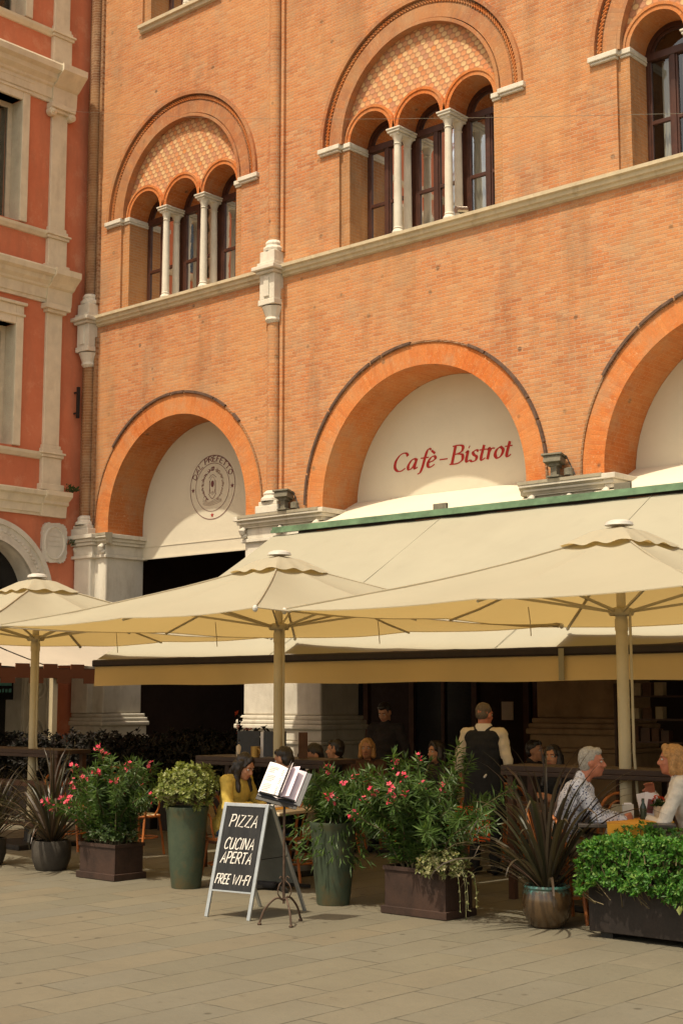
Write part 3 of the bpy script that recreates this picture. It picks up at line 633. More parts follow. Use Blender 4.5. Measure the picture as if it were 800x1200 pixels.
for c, w_, z0, z1 in WINS:
    b = MB(); f = .17
    for y0, y1, a0, a1 in ((c-w_-f, c-w_, z0, z1+.36), (c+w_, c+w_+f, z0, z1+.36), (c-w_, c+w_, z1, z1+.36)): b.bb(XL-.48, XL+.055, y0, y1, a0, a1)
    b.bb(XL, XL+.085, c-w_-f-.02, c+w_+f+.02, z1+.15, z1+.20); b.bb(XL, XL+.10, c-w_-f-.05, c+w_+f+.05, z1+.361, z1+.42)
    F_ = b.build('window_frame', M('ochre stone'), red, bevel=.012)
    b = MB(); b.bb(XL-.33, XL-.27, c+w_-.10, c+w_-.003, z0, z1); b.bb(XL-.33, XL-.27, c-w_+.003, c-w_+.10, z0, z1); b.bb(XL-.329, XL-.271, c-w_+.10, c+w_-.10, z1-.10, z1-.003); b.bb(XL-.32, XL-.28, c-.04, c+.04, z0, z1-.1); b.build('sash', M('cream card'), F_)
    b = MB(); b.bb(XL-.31, XL-.30, c-w_+.05, c+w_-.05, z0, z1-.05); b.build('pane', M('window glass'), F_)
def ringX(b, c, r0, r1, x0, x1, n=40, mi=0):
    q = MB(); q.ring((0, c[1]), r0, r1, -x1, -x0, n); b.add([(-p[1], c[0]+p[0], p[2]) for p in q.v], q.f, mi)
b = MB(); ringX(b, (AC, AZ), AI, AR+.003, XL-.49, XL+.05); ringX(b, (AC, AZ), AR-.06, AR+.03, XL, XL+.09); ringX(b, (AC, AZ), AI-.0, AI+.06, XL, XL+.075)
for k in range(46):
    a = PI*(k+.5)/46; rr = (AI+AR)/2; b.ell((XL+.05, AC+rr*math.cos(a), AZ+rr*math.sin(a)), (.02, .045, .03), n=6, m=5)
S_ = b.build('stone_arch', M('white stone'), red, smooth=30)
for s_ in (-1, 1):
    b = MB()
    y0, y1 = sorted((AC+s_*(AI-.25), AC+s_*(AR+.02))); b.bb(XL-.48, XL+.06, y0, y1, 0, AZ-.12); b.bb(XL-.47, XL+.11, y0-.05, y1+.05, AZ-.12, AZ-.002); b.bb(XL, XL+.10, y0+.02, y0+.08, .3, AZ-.13); b.bb(XL, XL+.10, y1-.08, y1-.02, .3, AZ-.13)
    ym = (y0+y1)/2
    for zz in (1.2, 1.95, 2.7):
        for r_ in (.19, .09):
            b.tube([(XL+.075, ym+r_*math.cos(PI*2*i/20), zz+r_*math.sin(PI*2*i/20)) for i in range(20)], .035, 8, closed=True)
    b.build('jamb', M('white stone'), S_, bevel=.01)
b = MB(); b.bb(XL-.46, XL-.42, AC-AI, AC+AI, 0, AZ+AI-.1); b.build('shop_door', M('dark glass door'), red)
# carved plaque
pl = []
for i in range(64):
    a = 2*PI*i/64; ex = .285*math.copysign(abs(math.cos(a))**.45, math.cos(a)); ez = .37*math.copysign(abs(math.sin(a))**.5, math.sin(a)); k = 1+.035*math.sin(a*22); pl.append((16.19+ex*k, 4.64+ez*k))
b = MB(); b.slab([pl], lambda y, z: (XL+.06, y, z), lambda y, z: (XL-.01, y, z)); b.tube([(XL+.06, 16.19+.225*math.cos(2*PI*i/32), 4.64+.30*math.sin(2*PI*i/32)) for i in range(32)], .025, 6, closed=True)
for zz in (4.85, 4.76, 4.67, 4.58): b.bar((XL+.062, 16.05, zz), (XL+.062, 16.33, zz), .012, .012)
b.build('carved_plaque', M('white stone'), red)
ib = MB(); ib.bar((XL+.12, 16.60, 7.05), (XL+.12, 16.60, 7.65), .05, .05); ib.bar((XL-.01, 16.60, 7.55), (XL+.12, 16.60, 7.55), .03, .03); ib.bar((XL-.01, 16.60, 7.15), (XL+.12, 16.60, 7.15), .03, .03)
ib.build('iron_bracket', M('iron'), red)
# ================================================================== LETTERING (pen strokes)
def pen(mb, pts, nib, hmin, fn, mi=0, lift=[0.0], k=7, closed=False, smooth=True):
    """a pen stroke in 2D: nib = (nx,ny) half vector of a broad pen, hmin = least half width; fn(a,b,h)->xyz"""
    P = smoothpath(pts, k, closed) if smooth and len(pts) > 2 else [Vector((p[0], p[1], 0)) for p in pts]
    lift[0] = lift[0]+.00025 if lift[0] < .003 else .0004
    n = len(P); vs = []
    for i in range(n):
        t = (P[(i+1) % n]-P[i-1]) if closed else (P[min(i+1, n-1)]-P[max(i-1, 0)])
        if t.length < 1e-9: t = Vector((1, 0, 0))
        t.normalize(); nr = Vector((-t.y, t.x, 0)); w_ = max(hmin, abs(nr.x*nib[0]+nr.y*nib[1]))
        for s_ in (1, -1): q = P[i]+nr*w_*s_; vs.append(fn(q.x, q.y, lift[0]))
    mb.add(vs, [(2*i, 2*i+1, (2*i+3) % (2*n), (2*i+2) % (2*n)) for i in range(n if closed else n-1)], mi)
ITAL = {  # slanted book hand: list of (stroke, smooth)
 'C': ([[(.66,.80),(.58,.95),(.42,1.0),(.22,.88),(.06,.58),(.05,.25),(.20,.03),(.40,.0),(.60,.13)]], .68),
 'a': ([[(.44,.50),(.33,.60),(.18,.50),(.06,.25),(.08,.06),(.17,.02),(.30,.14),(.42,.42)], [(.46,.60),(.39,.16),(.43,.03),(.55,.10)]], .56),
 'f': ([[(.58,.98),(.48,1.04),(.38,.92),(.31,.58),(.24,.10),(.15,-.22),(.02,-.30)], [(.10,.57),(.50,.57)]], .44),
 'e': ([[(.08,.27),(.28,.33),(.40,.46),(.33,.59),(.18,.53),(.06,.30),(.07,.08),(.20,.0),(.40,.13)], [(.16,.92),(.36,.74)]], .46),
 '-': ([[(.16,.34),(.56,.34)]], .74),
 'B': ([[(.14,.98),(.06,.0)], [(.0,.98),(.30,1.0),(.50,.90),(.48,.66),(.30,.54),(.12,.52)], [(.28,.53),(.52,.44),(.54,.16),(.32,.0),(-.06,.0)]], .64),
 'i': ([[(.02,.52),(.13,.59),(.10,.16),(.15,.02),(.27,.10)], [(.15,.84),(.19,.80)]], .28),
 's': ([[(.36,.52),(.24,.60),(.11,.50),(.16,.36),(.30,.22),(.26,.04),(.12,.0),(.0,.08)]], .40),
 't': ([[(.20,.82),(.12,.18),(.18,.01),(.32,.11)], [(.0,.57),(.34,.57)]], .34),
 'r': ([[(.02,.52),(.13,.59),(.09,.0)], [(.11,.34),(.24,.56),(.38,.56)]], .38),
 'o': ([[(.26,.60),(.10,.45),(.05,.18),(.18,.0),(.34,.12),(.40,.40),(.26,.60)]], .47)}
BLOCK = {
 'P': ([[(.0,0),(.06,1)], [(-.04,.98),(.36,1.0),(.48,.76),(.34,.52),(.04,.46)]], .52), 'I': ([[(.05,0),(.12,1)]], .22), 'Z': ([[(.05,.96),(.52,.98),(.0,.04),(.52,.02)]], .60),
 'A': ([[(.0,0),(.34,1.0),(.50,0)], [(.10,.34),(.46,.36)]], .60), 'C': ([[(.52,.82),(.38,1.0),(.14,.82),(.04,.40),(.12,.06),(.32,.0),(.50,.14)]], .58),
 'U': ([[(.06,1),(.02,.40),(.10,.05),(.28,.0),(.42,.20),(.50,1)], [(.50,1),(.47,0)]], .58), 'N': ([[(.0,0),(.06,1)],[(.07,1),(.46,.02)],[(.47,.0),(.54,1)]], .64), 'E': ([[(.06,1),(.0,0)], [(.04,.98),(.44,1.0)], [(.03,.52),(.38,.54)], [(.0,.02),(.42,.04)]], .50),
 'R': ([[(.0,0),(.06,1)], [(-.04,.96),(.36,1.0),(.46,.76),(.34,.54),(.04,.48)], [(.16,.50),(.50,0)]], .56), 'T': ([[(.24,.98),(.20,0)], [(-.02,.96),(.52,1.0)]], .54), 'F': ([[(.06,1),(.0,0)], [(.04,.98),(.46,1.0)], [(.03,.54),(.38,.56)]], .48),
 'W': ([[(.0,1),(.14,0),(.40,.78),(.54,0),(.84,1)]], .98), '-': ([[(.04,.48),(.34,.50)]], .40), 'D': ([[(.04,0),(.04,1)], [(.0,1),(.32,.96),(.52,.5),(.32,.04),(.0,0)]], .60), 'L': ([[(.04,1),(.04,.02),(.44,.02)]], .48),
 'O': ([[(.28,1),(.08,.78),(.04,.4),(.16,.04),(.34,.0),(.50,.30),(.52,.66),(.40,.94),(.28,1)]], .62), 'M': ([[(.0,0),(.08,1),(.28,.3),(.48,1),(.56,0)]], .66), 'H': ([[(.04,0),(.04,1)], [(.44,0),(.44,1)], [(.04,.5),(.44,.5)]], .54), 'S': ([[(.42,.86),(.24,1.0),(.06,.78),(.40,.28),(.22,.0),(.02,.14)]], .48), ' ': ([], .34)}
STRAIGHT = set('PIZANETFWLHUM-RD')
for k_ in BLOCK: BLOCK[k_] = (BLOCK[k_][0], BLOCK[k_][1]+.07)
def line_of(text, table): return sum(table[c][1] for c in text)
def write(mb, text, table, x, y, h, nib, hmin, fn, slant=0.0, mi=0, width=None):
    tot = line_of(text, table); sx = (width/tot) if width else h
    for c in text:
        st, adv = table[c]
        for s_ in st:
            pts = [(x+p[0]*sx+p[1]*h*slant, y+p[1]*h) for p in s_]
            pen(mb, pts, nib, hmin, fn, mi, smooth=not (table is BLOCK and len(s_) <= 5 and c in 'IZANETFWLHM-'), k=6)
        x += adv*sx
# ================================================================== LUNETTE BLINDS
YB = D+DEPTH-.03
def blind(c, r, sp, st, zb, name, label, apron):
    t = thing('arch_blind', label, 'blind', (c, YB, zb), world=True)
    pts = [(c-r+.004, zb), (c+r-.004, zb), (c+r-.004, sp+st)]+[(c+(r-.004)*math.cos(PI*i/32), sp+st+(r-.004)*math.sin(PI*i/32)) for i in range(1, 32)]+[(c-r+.004, sp+st)]
    b = MB(); b.slab([pts], lambda x, z: (x, YB, z), lambda x, z: (x, YB+.015, z)); cl = b.build('cloth', M('blind cloth'), t)
    if apron:
        b = MB(); n = 14; vs = []                                     # the cloth runs on down over the gutter
        for i in range(n+1):
            x = c-r+.004+(2*r-.008)*i/n
            for j in range(5):
                q = j/4; vs.append((x+(x-c)*.06*q, YB-.004-q*1.16, zb+.02-q*(zb-4.47)-.03*math.sin(PI*q)))
        b.add(vs, [(5*i+j, 5*i+j+1, 5*i+j+6, 5*i+j+5) for i in range(n) for j in range(4)]); b.build('apron', M('blind cloth'), t, smooth=True)
    else:
        b = MB(); b.bb(c-r, c+r, YB-.010, YB-.002, zb+.20, zb+.212); b.bb(c-r, c+r, YB-.02, YB+.02, zb-.03, zb); b.build('hem', M('blind cloth'), t)
    return t
t1 = blind(*[ARCH[0][0], ARCH[0][2], SP, ARCH[0][3]], 4.40, '', 'cream blind with the round wine-red crest filling the leftmost arch', False)
t2 = blind(*[ARCH[1][0], ARCH[1][2], SP, ARCH[1][3]], 4.96, '', 'cream blind lettered in dark red italics in the middle arch', True)
t3 = blind(*[ARCH[2][0], ARCH[2][2], SP, ARCH[2][3]], 4.96, '', 'blank cream blind in the arch cut off by the right edge', True)
fb = lambda a, z, h: (a, YB-.003-h, z)
b = MB()
tx = 'Cafe - Bistrot'.replace(' ', '')
write(b, tx, ITAL, -14.42, 5.405, .285, (.029, .006), .010, fb, .16, 0, 2.30)
b.build('lettering', M('red ink'), t2)
b = MB(); EC = (-18.66, 5.58); RO = .585; RI = .44
for r_, hw in ((RO, .006), (RI, .0045)):
    gap = (-1.72, -1.42) if r_ == RI else None
    pen(b, [(EC[0]+r_*math.cos(2*PI*i/60), EC[1]+r_*math.sin(2*PI*i/60)) for i in range(60)], (0, 0), hw, fb, closed=True, k=2)
txt = 'DAL PREFETTO'; tot = line_of(txt, BLOCK); a = math.radians(160); span = math.radians(140); rr = RI+.03; hh = .10
for ch in txt:
    st, adv = BLOCK[ch]; am = a-span*adv/tot/2; sc = span*rr*1.12/tot
    for s_ in st:
        pts = []
        for p in s_:
            u, v = (p[0]-adv/2+.05)*sc, p[1]*hh; pts.append((EC[0]+(rr+v)*math.cos(am)+u*math.sin(am), EC[1]+(rr+v)*math.sin(am)-u*math.cos(am)))
        pen(b, pts, (.013, .0), .0052, fb, smooth=(ch in 'DPRO' and len(s_) > 2))
    a -= span*adv/tot
def star(b, cx, cz, r, mi=0):
    pts = [(cx+(r if i % 2 == 0 else r*.42)*math.sin(PI*i/5), cz+(r if i % 2 == 0 else r*.42)*math.cos(PI*i/5)) for i in range(10)]
    b.sheet([pts], lambda x, z: fb(x, z, .001), mi)
star(b, EC[0]-(RO+RI)/2, EC[1]-.02, .052); star(b, EC[0]+(RO+RI)/2, EC[1]-.02, .052); star(b, EC[0], EC[1]-(RO+RI)/2, .05, 1)
pen(b, [(EC[0]+.075*math.cos(q), EC[1]+.03+.16*math.sin(q)) for q in [2*PI*i/24 for i in range(24)]], (0, 0), .003, fb, closed=True, k=3)
for s_ in (-1, 1): pen(b, [(EC[0]+s_*.075, EC[1]+.12), (EC[0]+s_*.075, EC[1]-.12)], (0, 0), .007, fb, smooth=False)
pen(b, [(EC[0]-.10, EC[1]-.12), (EC[0], EC[1]-.21), (EC[0]+.10, EC[1]-.12)], (0, 0), .005, fb); pen(b, [(EC[0]-.10, EC[1]+.17), (EC[0], EC[1]+.23), (EC[0]+.10, EC[1]+.17)], (0, 0), .004, fb)
b.sheet([[(EC[0]+.042*math.cos(2*PI*i/20), EC[1]+.06+.062*math.sin(2*PI*i/20)) for i in range(20)]], lambda x, z: fb(x, z, .002)); b.sheet([[(EC[0]-.02, EC[1]-.10), (EC[0]+.02, EC[1]-.10), (EC[0], EC[1]-.07)]], lambda x, z: fb(x, z, .002))
rs = random.Random(3)
for s_, mi in ((-1, 0), (1, 2)):                                     # leafy scrolls either side
    for i in range(15):
        q = i/14; ang = math.radians(110+q*130) if s_ < 0 else math.radians(70-q*130); cx, cz = EC[0]+.245*math.cos(ang), EC[1]+.03+.27*math.sin(ang)
        for k in range(3):
            an = ang+rs.uniform(-1.6, 1.6); l_ = rs.uniform(.03, .07)
            pen(b, [(cx, cz), (cx+l_*.6*math.cos(an)+.01, cz+l_*.6*math.sin(an)), (cx+l_*math.cos(an+.5), cz+l_*math.sin(an+.5))], (.004, .005), .0035, fb, mi, k=3)
for i in range(6): pen(b, [(EC[0]-.02+.012*i-.02, EC[1]+.30), (EC[0]-.04+.018*i, EC[1]+.35), (EC[0]-.02+.008*i, EC[1]+.375)], (.005, .004), .004, fb, 0, k=3)
for i in range(4): pen(b, [(EC[0]-.25, EC[1]-.21-.03*i), (EC[0]-.08, EC[1]-.27-.02*i), (EC[0]+.1, EC[1]-.22-.03*i), (EC[0]+.24, EC[1]-.24-.012*i)], (0, 0), .003, fb, 2)
b.build('crest', [M('ink'), M('red ink'), M('grey ink')], t1)

# ================================================================== THE BIG AWNING
AX0, AX1 = -15.76, 1.2; GY, GZ, FY, FZ = 16.30, 4.42, 12.72, 2.25
aw = thing('café_awning'.replace('é', 'e'), 'long cream awning sloping from the palazzo arches over the café tables', 'awning', (-9.0, 14.5, 0), world=True)
b = MB(); nx, ny = 60, 14; vs = []
for i in range(nx+1):
    x = AX0+(AX1-AX0)*i/nx
    for j in range(ny+1):
        q = j/ny; sag = .05*math.sin(PI*q)*(1+.35*math.sin(x*2.1))-.012*noise.noise(Vector((x*1.7+q*2, q*3, 0)))-.02*math.sin(PI*q)*noise.noise(Vector((x*.9-q*3, 4, q))); vs.append((x, GY-.06+(FY-GY+.06)*q, GZ-.07+(FZ-GZ+.12)*q-sag+.006*math.sin(x*7+q*5)))
b.add(vs, [(i*(ny+1)+j, i*(ny+1)+j+1, (i+1)*(ny+1)+j+1, (i+1)*(ny+1)+j) for i in range(nx) for j in range(ny)])
cv = b.build('canvas', M('awning cloth'), aw, smooth=True)
for x in (-12.4, -9.0, -5.6, -2.2):                                       # sewn seams between the widths of cloth
    b = MB(); b.tube([(x, GY-.06+(FY-GY+.06)*q/10, GZ-.06+(FZ-GZ+.12)*q/10-.05*math.sin(PI*q/10)*(1+.35*math.sin(x*2.1))) for q in range(11)], .004, 5)
    b.build('seam', M('awning cloth'), cv)
b = MB(); b.bb(AX0-.03, AX1, FY-.07, FY+.05, FZ-.045, FZ+.05); b.build('front_bar', M('black metal'), aw, bevel=.02)
b = MB(); n = 160; vs = []
for i in range(n+1):
    x = AX0+(AX1-AX0)*i/n
    for j in range(5):
        q = j/4; wv = .018*q*math.sin(x*3.3)+.008*q*math.sin(x*9.1+1); vs.append((x, FY-.03+wv, FZ-.04-.265*q-.006*math.sin(x*2.7)*q))
b.add(vs, [(i*5+j, i*5+j+1, i*5+j+6, i*5+j+5) for i in range(n) for j in range(4)]); b.build('valance', M('valance cloth'), aw, smooth=True)
vx = at(662, 780, FY).x; b = MB(); b.bb(vx-.03, vx+.035, FY-.085, FY-.078, FZ-.30, FZ+.03); b.build('gap_light', M('awning cloth'), aw)  # bright strip standing in for light through a slit in the valance
b = MB(); b.bb(AX0, AX1, GY-.10, GY+.02, GZ-.025, GZ+.06); b.bb(AX0-.01, AX1, GY-.12, GY-.101, GZ-.035, GZ+.012); gt = b.build('gutter', M('green metal'), aw)
b = MB(); b.bb(AX0+.5, AX1, GY-.02, GY+.12, GZ-.20, GZ-.03); b.build('roller_box', M('black metal'), aw)
b = MB(); x = AX0+.9
while x < AX1-1: b.bb(x, x+rnd(.4, 1.1), GY-.035, GY-.021, GZ-.13, GZ-.055); x += rnd(1.2, 2.2)
b.build('rust_board', M('rust board'), aw)
for x in (-12.55, -9.55, -6.5, -3.4):
    b = MB(); b.bb(x, x+.24, GY-.06, GY-.01, GZ+.061, GZ+.15); b.build('clip', M('floodlight'), gt, bevel=.006)
for x in (-14.6, -11.4, -8.2, -5.0, -1.8):
    b = MB(); b.bar((x, GY+.2, GZ-.55), (x+.7, (GY+FY)/2, 3.0), .05, .07); b.bar((x+.7, (GY+FY)/2, 3.0), (x, FY+.02, FZ), .045, .06); b.build('folding_arm', M('pole'), aw)

# ================================================================== PARASOLS
def parasol(label, px, py, rz, he, ze=2.52, za=3.19, tilt=0.0, top=.40):
    t = thing('parasol', label, 'parasol', (px, py, 0), rz, 'square cream café parasols')
    N = 16; vs = []; rim = []
    cor = [(-he, -he), (he, -he), (he, he), (-he, he)]
    def P_(k, s, q):                       # side k, along side s 0..1, from apex q 0..1
        a = Vector((*cor[k], 0)); c = Vector((*cor[(k+1) % 4], 0)); e = a.lerp(c, s)
        sag = -.028*abs(math.sin(2*PI*s))*q*q
        sag += .020*noise.noise(Vector((k*7+s*3.2+px, q*2.6, py)))*math.sin(PI*min(1, q))+.012*noise.noise(Vector((k*5+s*7, q*4.5, px)))*q*math.sin(PI*s)
        edge_in = 1-.045*math.sin(PI*s)*q
        return Vector((e.x*q*edge_in, e.y*q*edge_in, za+(ze-za)*q+sag-.05*math.sin(PI*q)*abs(math.sin(2*PI*s))-.05*math.sin(PI*q)))
    b = MB()
    for k in range(4):
        vs = [P_(k, i/N, .10+.90*j/10) for i in range(N+1) for j in range(11)]
        b.add(vs, [(i*11+j, i*11+j+1, (i+1)*11+j+1, (i+1)*11+j) for i in range(N) for j in range(10)])
        e = [P_(k, i/N, 1) for i in range(N+1)]
        for i in range(N): b.add([e[i], e[i+1], e[i+1]+Vector((0, 0, -.008)), e[i]+Vector((0, 0, -.008))], [(0, 1, 2, 3)])
    me_ = b
    cp = b.build('canopy', M('parasol cloth'), t, fix=False)
    bm = bmesh.new(); bm.from_mesh(cp.data); bmesh.ops.remove_doubles(bm, verts=bm.verts, dist=.002); bmesh.ops.recalc_face_normals(bm, faces=bm.faces); bm.to_mesh(cp.data); bm.free()
    cp.data.shade_smooth(); cp.data.set_sharp_from_angle(angle=math.radians(14))
    b = MB()                              # piping on the ridges
    for k in range(4): b.tube([P_(k, 0, .12+.88*j/8)+Vector((0, 0, .006)) for j in range(9)], .009, 5)
    b.build('piping', M('parasol cloth'), cp)
    b = MB(); n = 40; rows = []           # little vent roof with a scalloped edge over the top
    for q, zz in ((.02, za+.055), (.18, za+.01), (top, za-.130)):
        for i in range(n*2):
            a = 2*PI*i/(n*2); sq = 1/max(abs(math.cos(a)), abs(math.sin(a))); dz = .026*abs(math.sin(a*5))**2 if q == top else 0
            rows.append((q*sq*math.cos(a)*.92, q*sq*math.sin(a)*.92, zz+dz))
    m_ = n*2; b.add(rows, [(r*m_+i, r*m_+(i+1) % m_, (r+1)*m_+(i+1) % m_, (r+1)*m_+i) for r in range(2) for i in range(m_)]); b.build('vent', M('parasol cloth'), t, smooth=True)
    b = MB(); b.lathe([(0, za+.115), (.07, za+.108), (.115, za+.09), (.125, za+.062), (.02, za+.05)], n=24); b.build('cap', M('white plastic'), t, smooth=40)
    hz = ze-.03
    b = MB(); b.lathe([(.052, .06), (.052, hz), (.040, hz+.001), (.040, za)], n=18); b.lathe([(.058, hz-.15), (.058, hz-.05)], n=18); b.build('pole', M('pole'), t, smooth=40)
    b = MB(); b.bb(-.42, .42, -.42, .42, 0, .06); b.lathe([(.075, .06), (.075, .3), (.055, .31)], n=16); b.build('base', M('iron'), t, bevel=.01)
    b = MB(); b.lathe([(.10, hz-.02), (.11, hz), (.11, hz+.035), (.06, hz+.05)], n=18); b.build('hub', M('parasol rib'), t)
    for k in range(8):
        s_ = 0 if k % 2 == 0 else .5
        b = MB(); b.tube([P_(k//2, s_, q)-Vector((0, 0, .026)) for q in (.04, .2, .4, .6, .8, .99)], .012, 6); rb = b.build('rib', M('parasol rib'), t)
        m_ = P_(k//2, s_, .56)-Vector((0, 0, .035)); q = MB(); q.bar(Vector((m_.x, m_.y, 0)).normalized()*.1+Vector((0, 0, hz+.015)), m_, .014, .022); q.build('strut', M('parasol rib'), rb)
    for x, y in cor: b = MB(); b.ell((x, y, ze-.012), (.024, .024, .03), n=8, m=6); b.build('corner_cap', M('white plastic'), t)
    for x, y in ((-he*.45, -.1), (he*.4, he*.3)): b = MB(); b.tube([(x, y, ze+.06), (x+.02, y, ze-.08), (x+.01, y+.02, ze-.20)], .005, 5); b.build('cord', M('parasol rib'), t)
    b = MB(); b.tube([(.10, -.02, hz), (.105, -.02, 1.3), (.12, 0, .9)], .012, 6); b.build('crank_rod', M('parasol rib'), t)
    return t
parasol('cream parasol at the left edge, farthest left of the three', -14.45, 10.7, math.radians(-4), 2.05)
parasol('cream parasol in the middle, pole rising behind the chalkboard', -10.30, 10.7, math.radians(-5), 2.07)
parasol('cream parasol on the right, pole behind the seated older couple', -6.31, 10.8, math.radians(-3.5), 2.05)

# ================================================================== NEIGHBOUR'S AWNING at the far left
na = thing('castellated_awning', 'greyish awning with a notched brown valance before the red house', 'awning', (-18.5, 13, 0), world=True)
for y0, y1 in ((7.5, 13.62), (13.68, 16.4)):
    b = MB(); vs = []
    for i in range(13):
        y = y0+(y1-y0)*i/12
        for j in range(7): q = j/6; vs.append((XL+.1+(3.2)*q, y, 3.25-.98*q-.05*math.sin(PI*q)+.02*math.sin(y*3+q*3)))
    b.add(vs, [(i*7+j, i*7+j+1, i*7+j+8, i*7+j+7) for i in range(12) for j in range(6)]); b.build('canvas', M('grey cloth'), na, smooth=True)
b = MB(); y = 7.5; k = 0; top_ = []; bot = []
while y < 16.4:
    zt = 2.30 if k % 2 else 2.22; zb_ = 2.08 if k % 2 else 2.0
    top_ += [(y, zt), (y+.26, zt)]; bot += [(y, zb_), (y+.26, zb_)]; y += .26; k += 1
b.slab([bot+top_[::-1]], lambda a, z: (-17.99, a, z), lambda a, z: (-17.975, a, z)); b.build('valance', M('brown cloth'), na)
b = MB(); b.bb(-18.03, -17.992, 7.5, 16.4, 2.16, 2.24); b.build('front_bar', M('brown wood'), na)
for yy in (13.75, 10.2):
    b = MB(); b.bb(-18.13, -18.031, yy-.05, yy+.05, 0, 2.26); b.build('post', M('pole'), na, bevel=.008)

# small fixtures
def floodlight(x, label):
    t = thing('floodlight', label, 'floodlight', (x, D-.12, 4.815), world=True); z = 4.815; y = D-.14
    b = MB(); b.bb(x-.05, x+.05, y-.05, y+.05, z, z+.17); b.bb(x-.10, x+.10, y-.08, y+.08, z+.001, z+.03); b.build('bracket', M('floodlight'), t, bevel=.006)
    b = MB(); R_ = Euler((math.radians(-12), 0, .15)).to_matrix(); c = Vector((x, y-.02, z+.24)); b.box(c, (.26, .19, .09), R_); b.box(c+Vector((0, 0, .062)), (.31, .22, .03), R_); b.box(c+Vector((0, .02, -.065)), (.16, .12, .05), R_)
    for i in range(5): b.box(c+Vector((-.10+.05*i, .11, .01)), (.010, .05, .09), R_)
    b.build('housing', M('floodlight'), t, bevel=.008)
    b = MB(); b.lathe([(.07, z+.02), (.07, z+.11), (.03, z+.125)], (x+.21, y+.02, 0), 12); b.build('ballast', M('floodlight'), t)
    b = MB(); b.tube([(x+.05, y+.02, z+.25), (x+.16, y+.03, z+.30), (x+.22, y+.05, z+.16), (x+.30, y+.03, z+.02)], .010, 6); b.build('cable', M('iron'), t)
floodlight(-15.93, 'old floodlight on the stone ledge between the crested and lettered arches'); floodlight(-10.72, 'old floodlight on the stone ledge right of the red lettering')
t = thing('spotlight', 'small round spotlight on the sill of the middle group of windows', 'spotlight', (-12.37, D+.02, 9.0), world=True)
b = MB(); b.tube([(-12.42, D-.10, 9.10), (-12.36, D+.08, 9.13)], .055, 14); b.build('housing', M('steel'), t, smooth=40); b = MB(); b.bb(-12.40, -12.36, D-.02, D+.04, 8.99, 9.07); b.build('foot', M('iron'), t)
wa, wb_ = Vector((XL+.2, 16.2, 13.0)), at(800, 133, 11.0)
b = MB(); b.tube([wa.lerp(wb_, i/20)-Vector((0, 0, .10*math.sin(PI*i/20))) for i in range(21)], .002, 5); wo = b.build('overhead_wire', M('floodlight')); tag(wo, 'thin wire strung across both house fronts at window height', 'wire')
def weed(x, y, z, n, label, s=1.0):
    b = MB()
    for i in range(n): d_ = Vector((rnd(.1, 1), rnd(-.9, .9), rnd(-.2, 1.2))); p = Vector((x, y, z))+Vector((rnd(-.06, .06), rnd(-.10, .10), rnd(-.02, .05)))*s; b.leaf(p+d_*rnd(0, .06)*s, d_, rvec(), rnd(.05, .10)*s, .04*s)
    tag(b.build('weed', M('weed leaf')), label, 'weed')
weed(XL+.22, 16.40, 5.60, 60, 'green weed tuft sprouting at the end of the red house cornice'); weed(XL+.10, 16.55, 4.62, 35, 'tiny weed growing beside the carved plaque', .8)
# ================================================================== PLANTS
def stems_(mb, base, n, h, spread, r=.006, jitter=.1, box=None):
    """fan of bent stems; returns their centre lines"""
    out = []
    for i in range(n):
        a = rnd(0, 2*PI); k = math.sqrt(rnd(.02, 1)); b0 = Vector(base)+Vector(((rnd(-box[0], box[0]) if box else rnd(-.03, .03)), (rnd(-box[1], box[1]) if box else rnd(-.03, .03)), 0))
        tip = b0+Vector((math.cos(a)*spread[0]*k, math.sin(a)*spread[1]*k, h*(1-.38*k*k)*rnd(.55, 1.06)))
        m_ = b0.lerp(tip, .5)+Vector((-math.cos(a)*spread[0]*k*.18, -math.sin(a)*spread[1]*k*.18, h*.08))+rvec()*jitter*.3
        P = [b0, b0.lerp(m_, .5)+rvec()*jitter*.1, m_, m_.lerp(tip, .55)+rvec()*jitter*.15, tip]
        P = smoothpath(P, 4); mb.tube(P, [r*(1-.65*j/(len(P)-1)) for j in range(len(P))], 5); out.append(P)
    return out
def flower(b, p, d, s=.03):
    d = d.normalized(); u = d.orthogonal().normalized(); q = d.cross(u); a0 = rnd(0, 1)
    for k in range(5):
        a = a0+2*PI*k/5; e = (u*math.cos(a)+q*math.sin(a)+d*.35).normalized(); sd = d.cross(e).normalized()
        m_ = p+e*s*.65; b.add([p, m_+sd*s*.38, p+e*s*1.05+d*s*.1, m_-sd*s*.38, p+e*s*.6+d*s*.12], [(0, 1, 4), (1, 2, 4), (2, 3, 4), (3, 0, 4)])
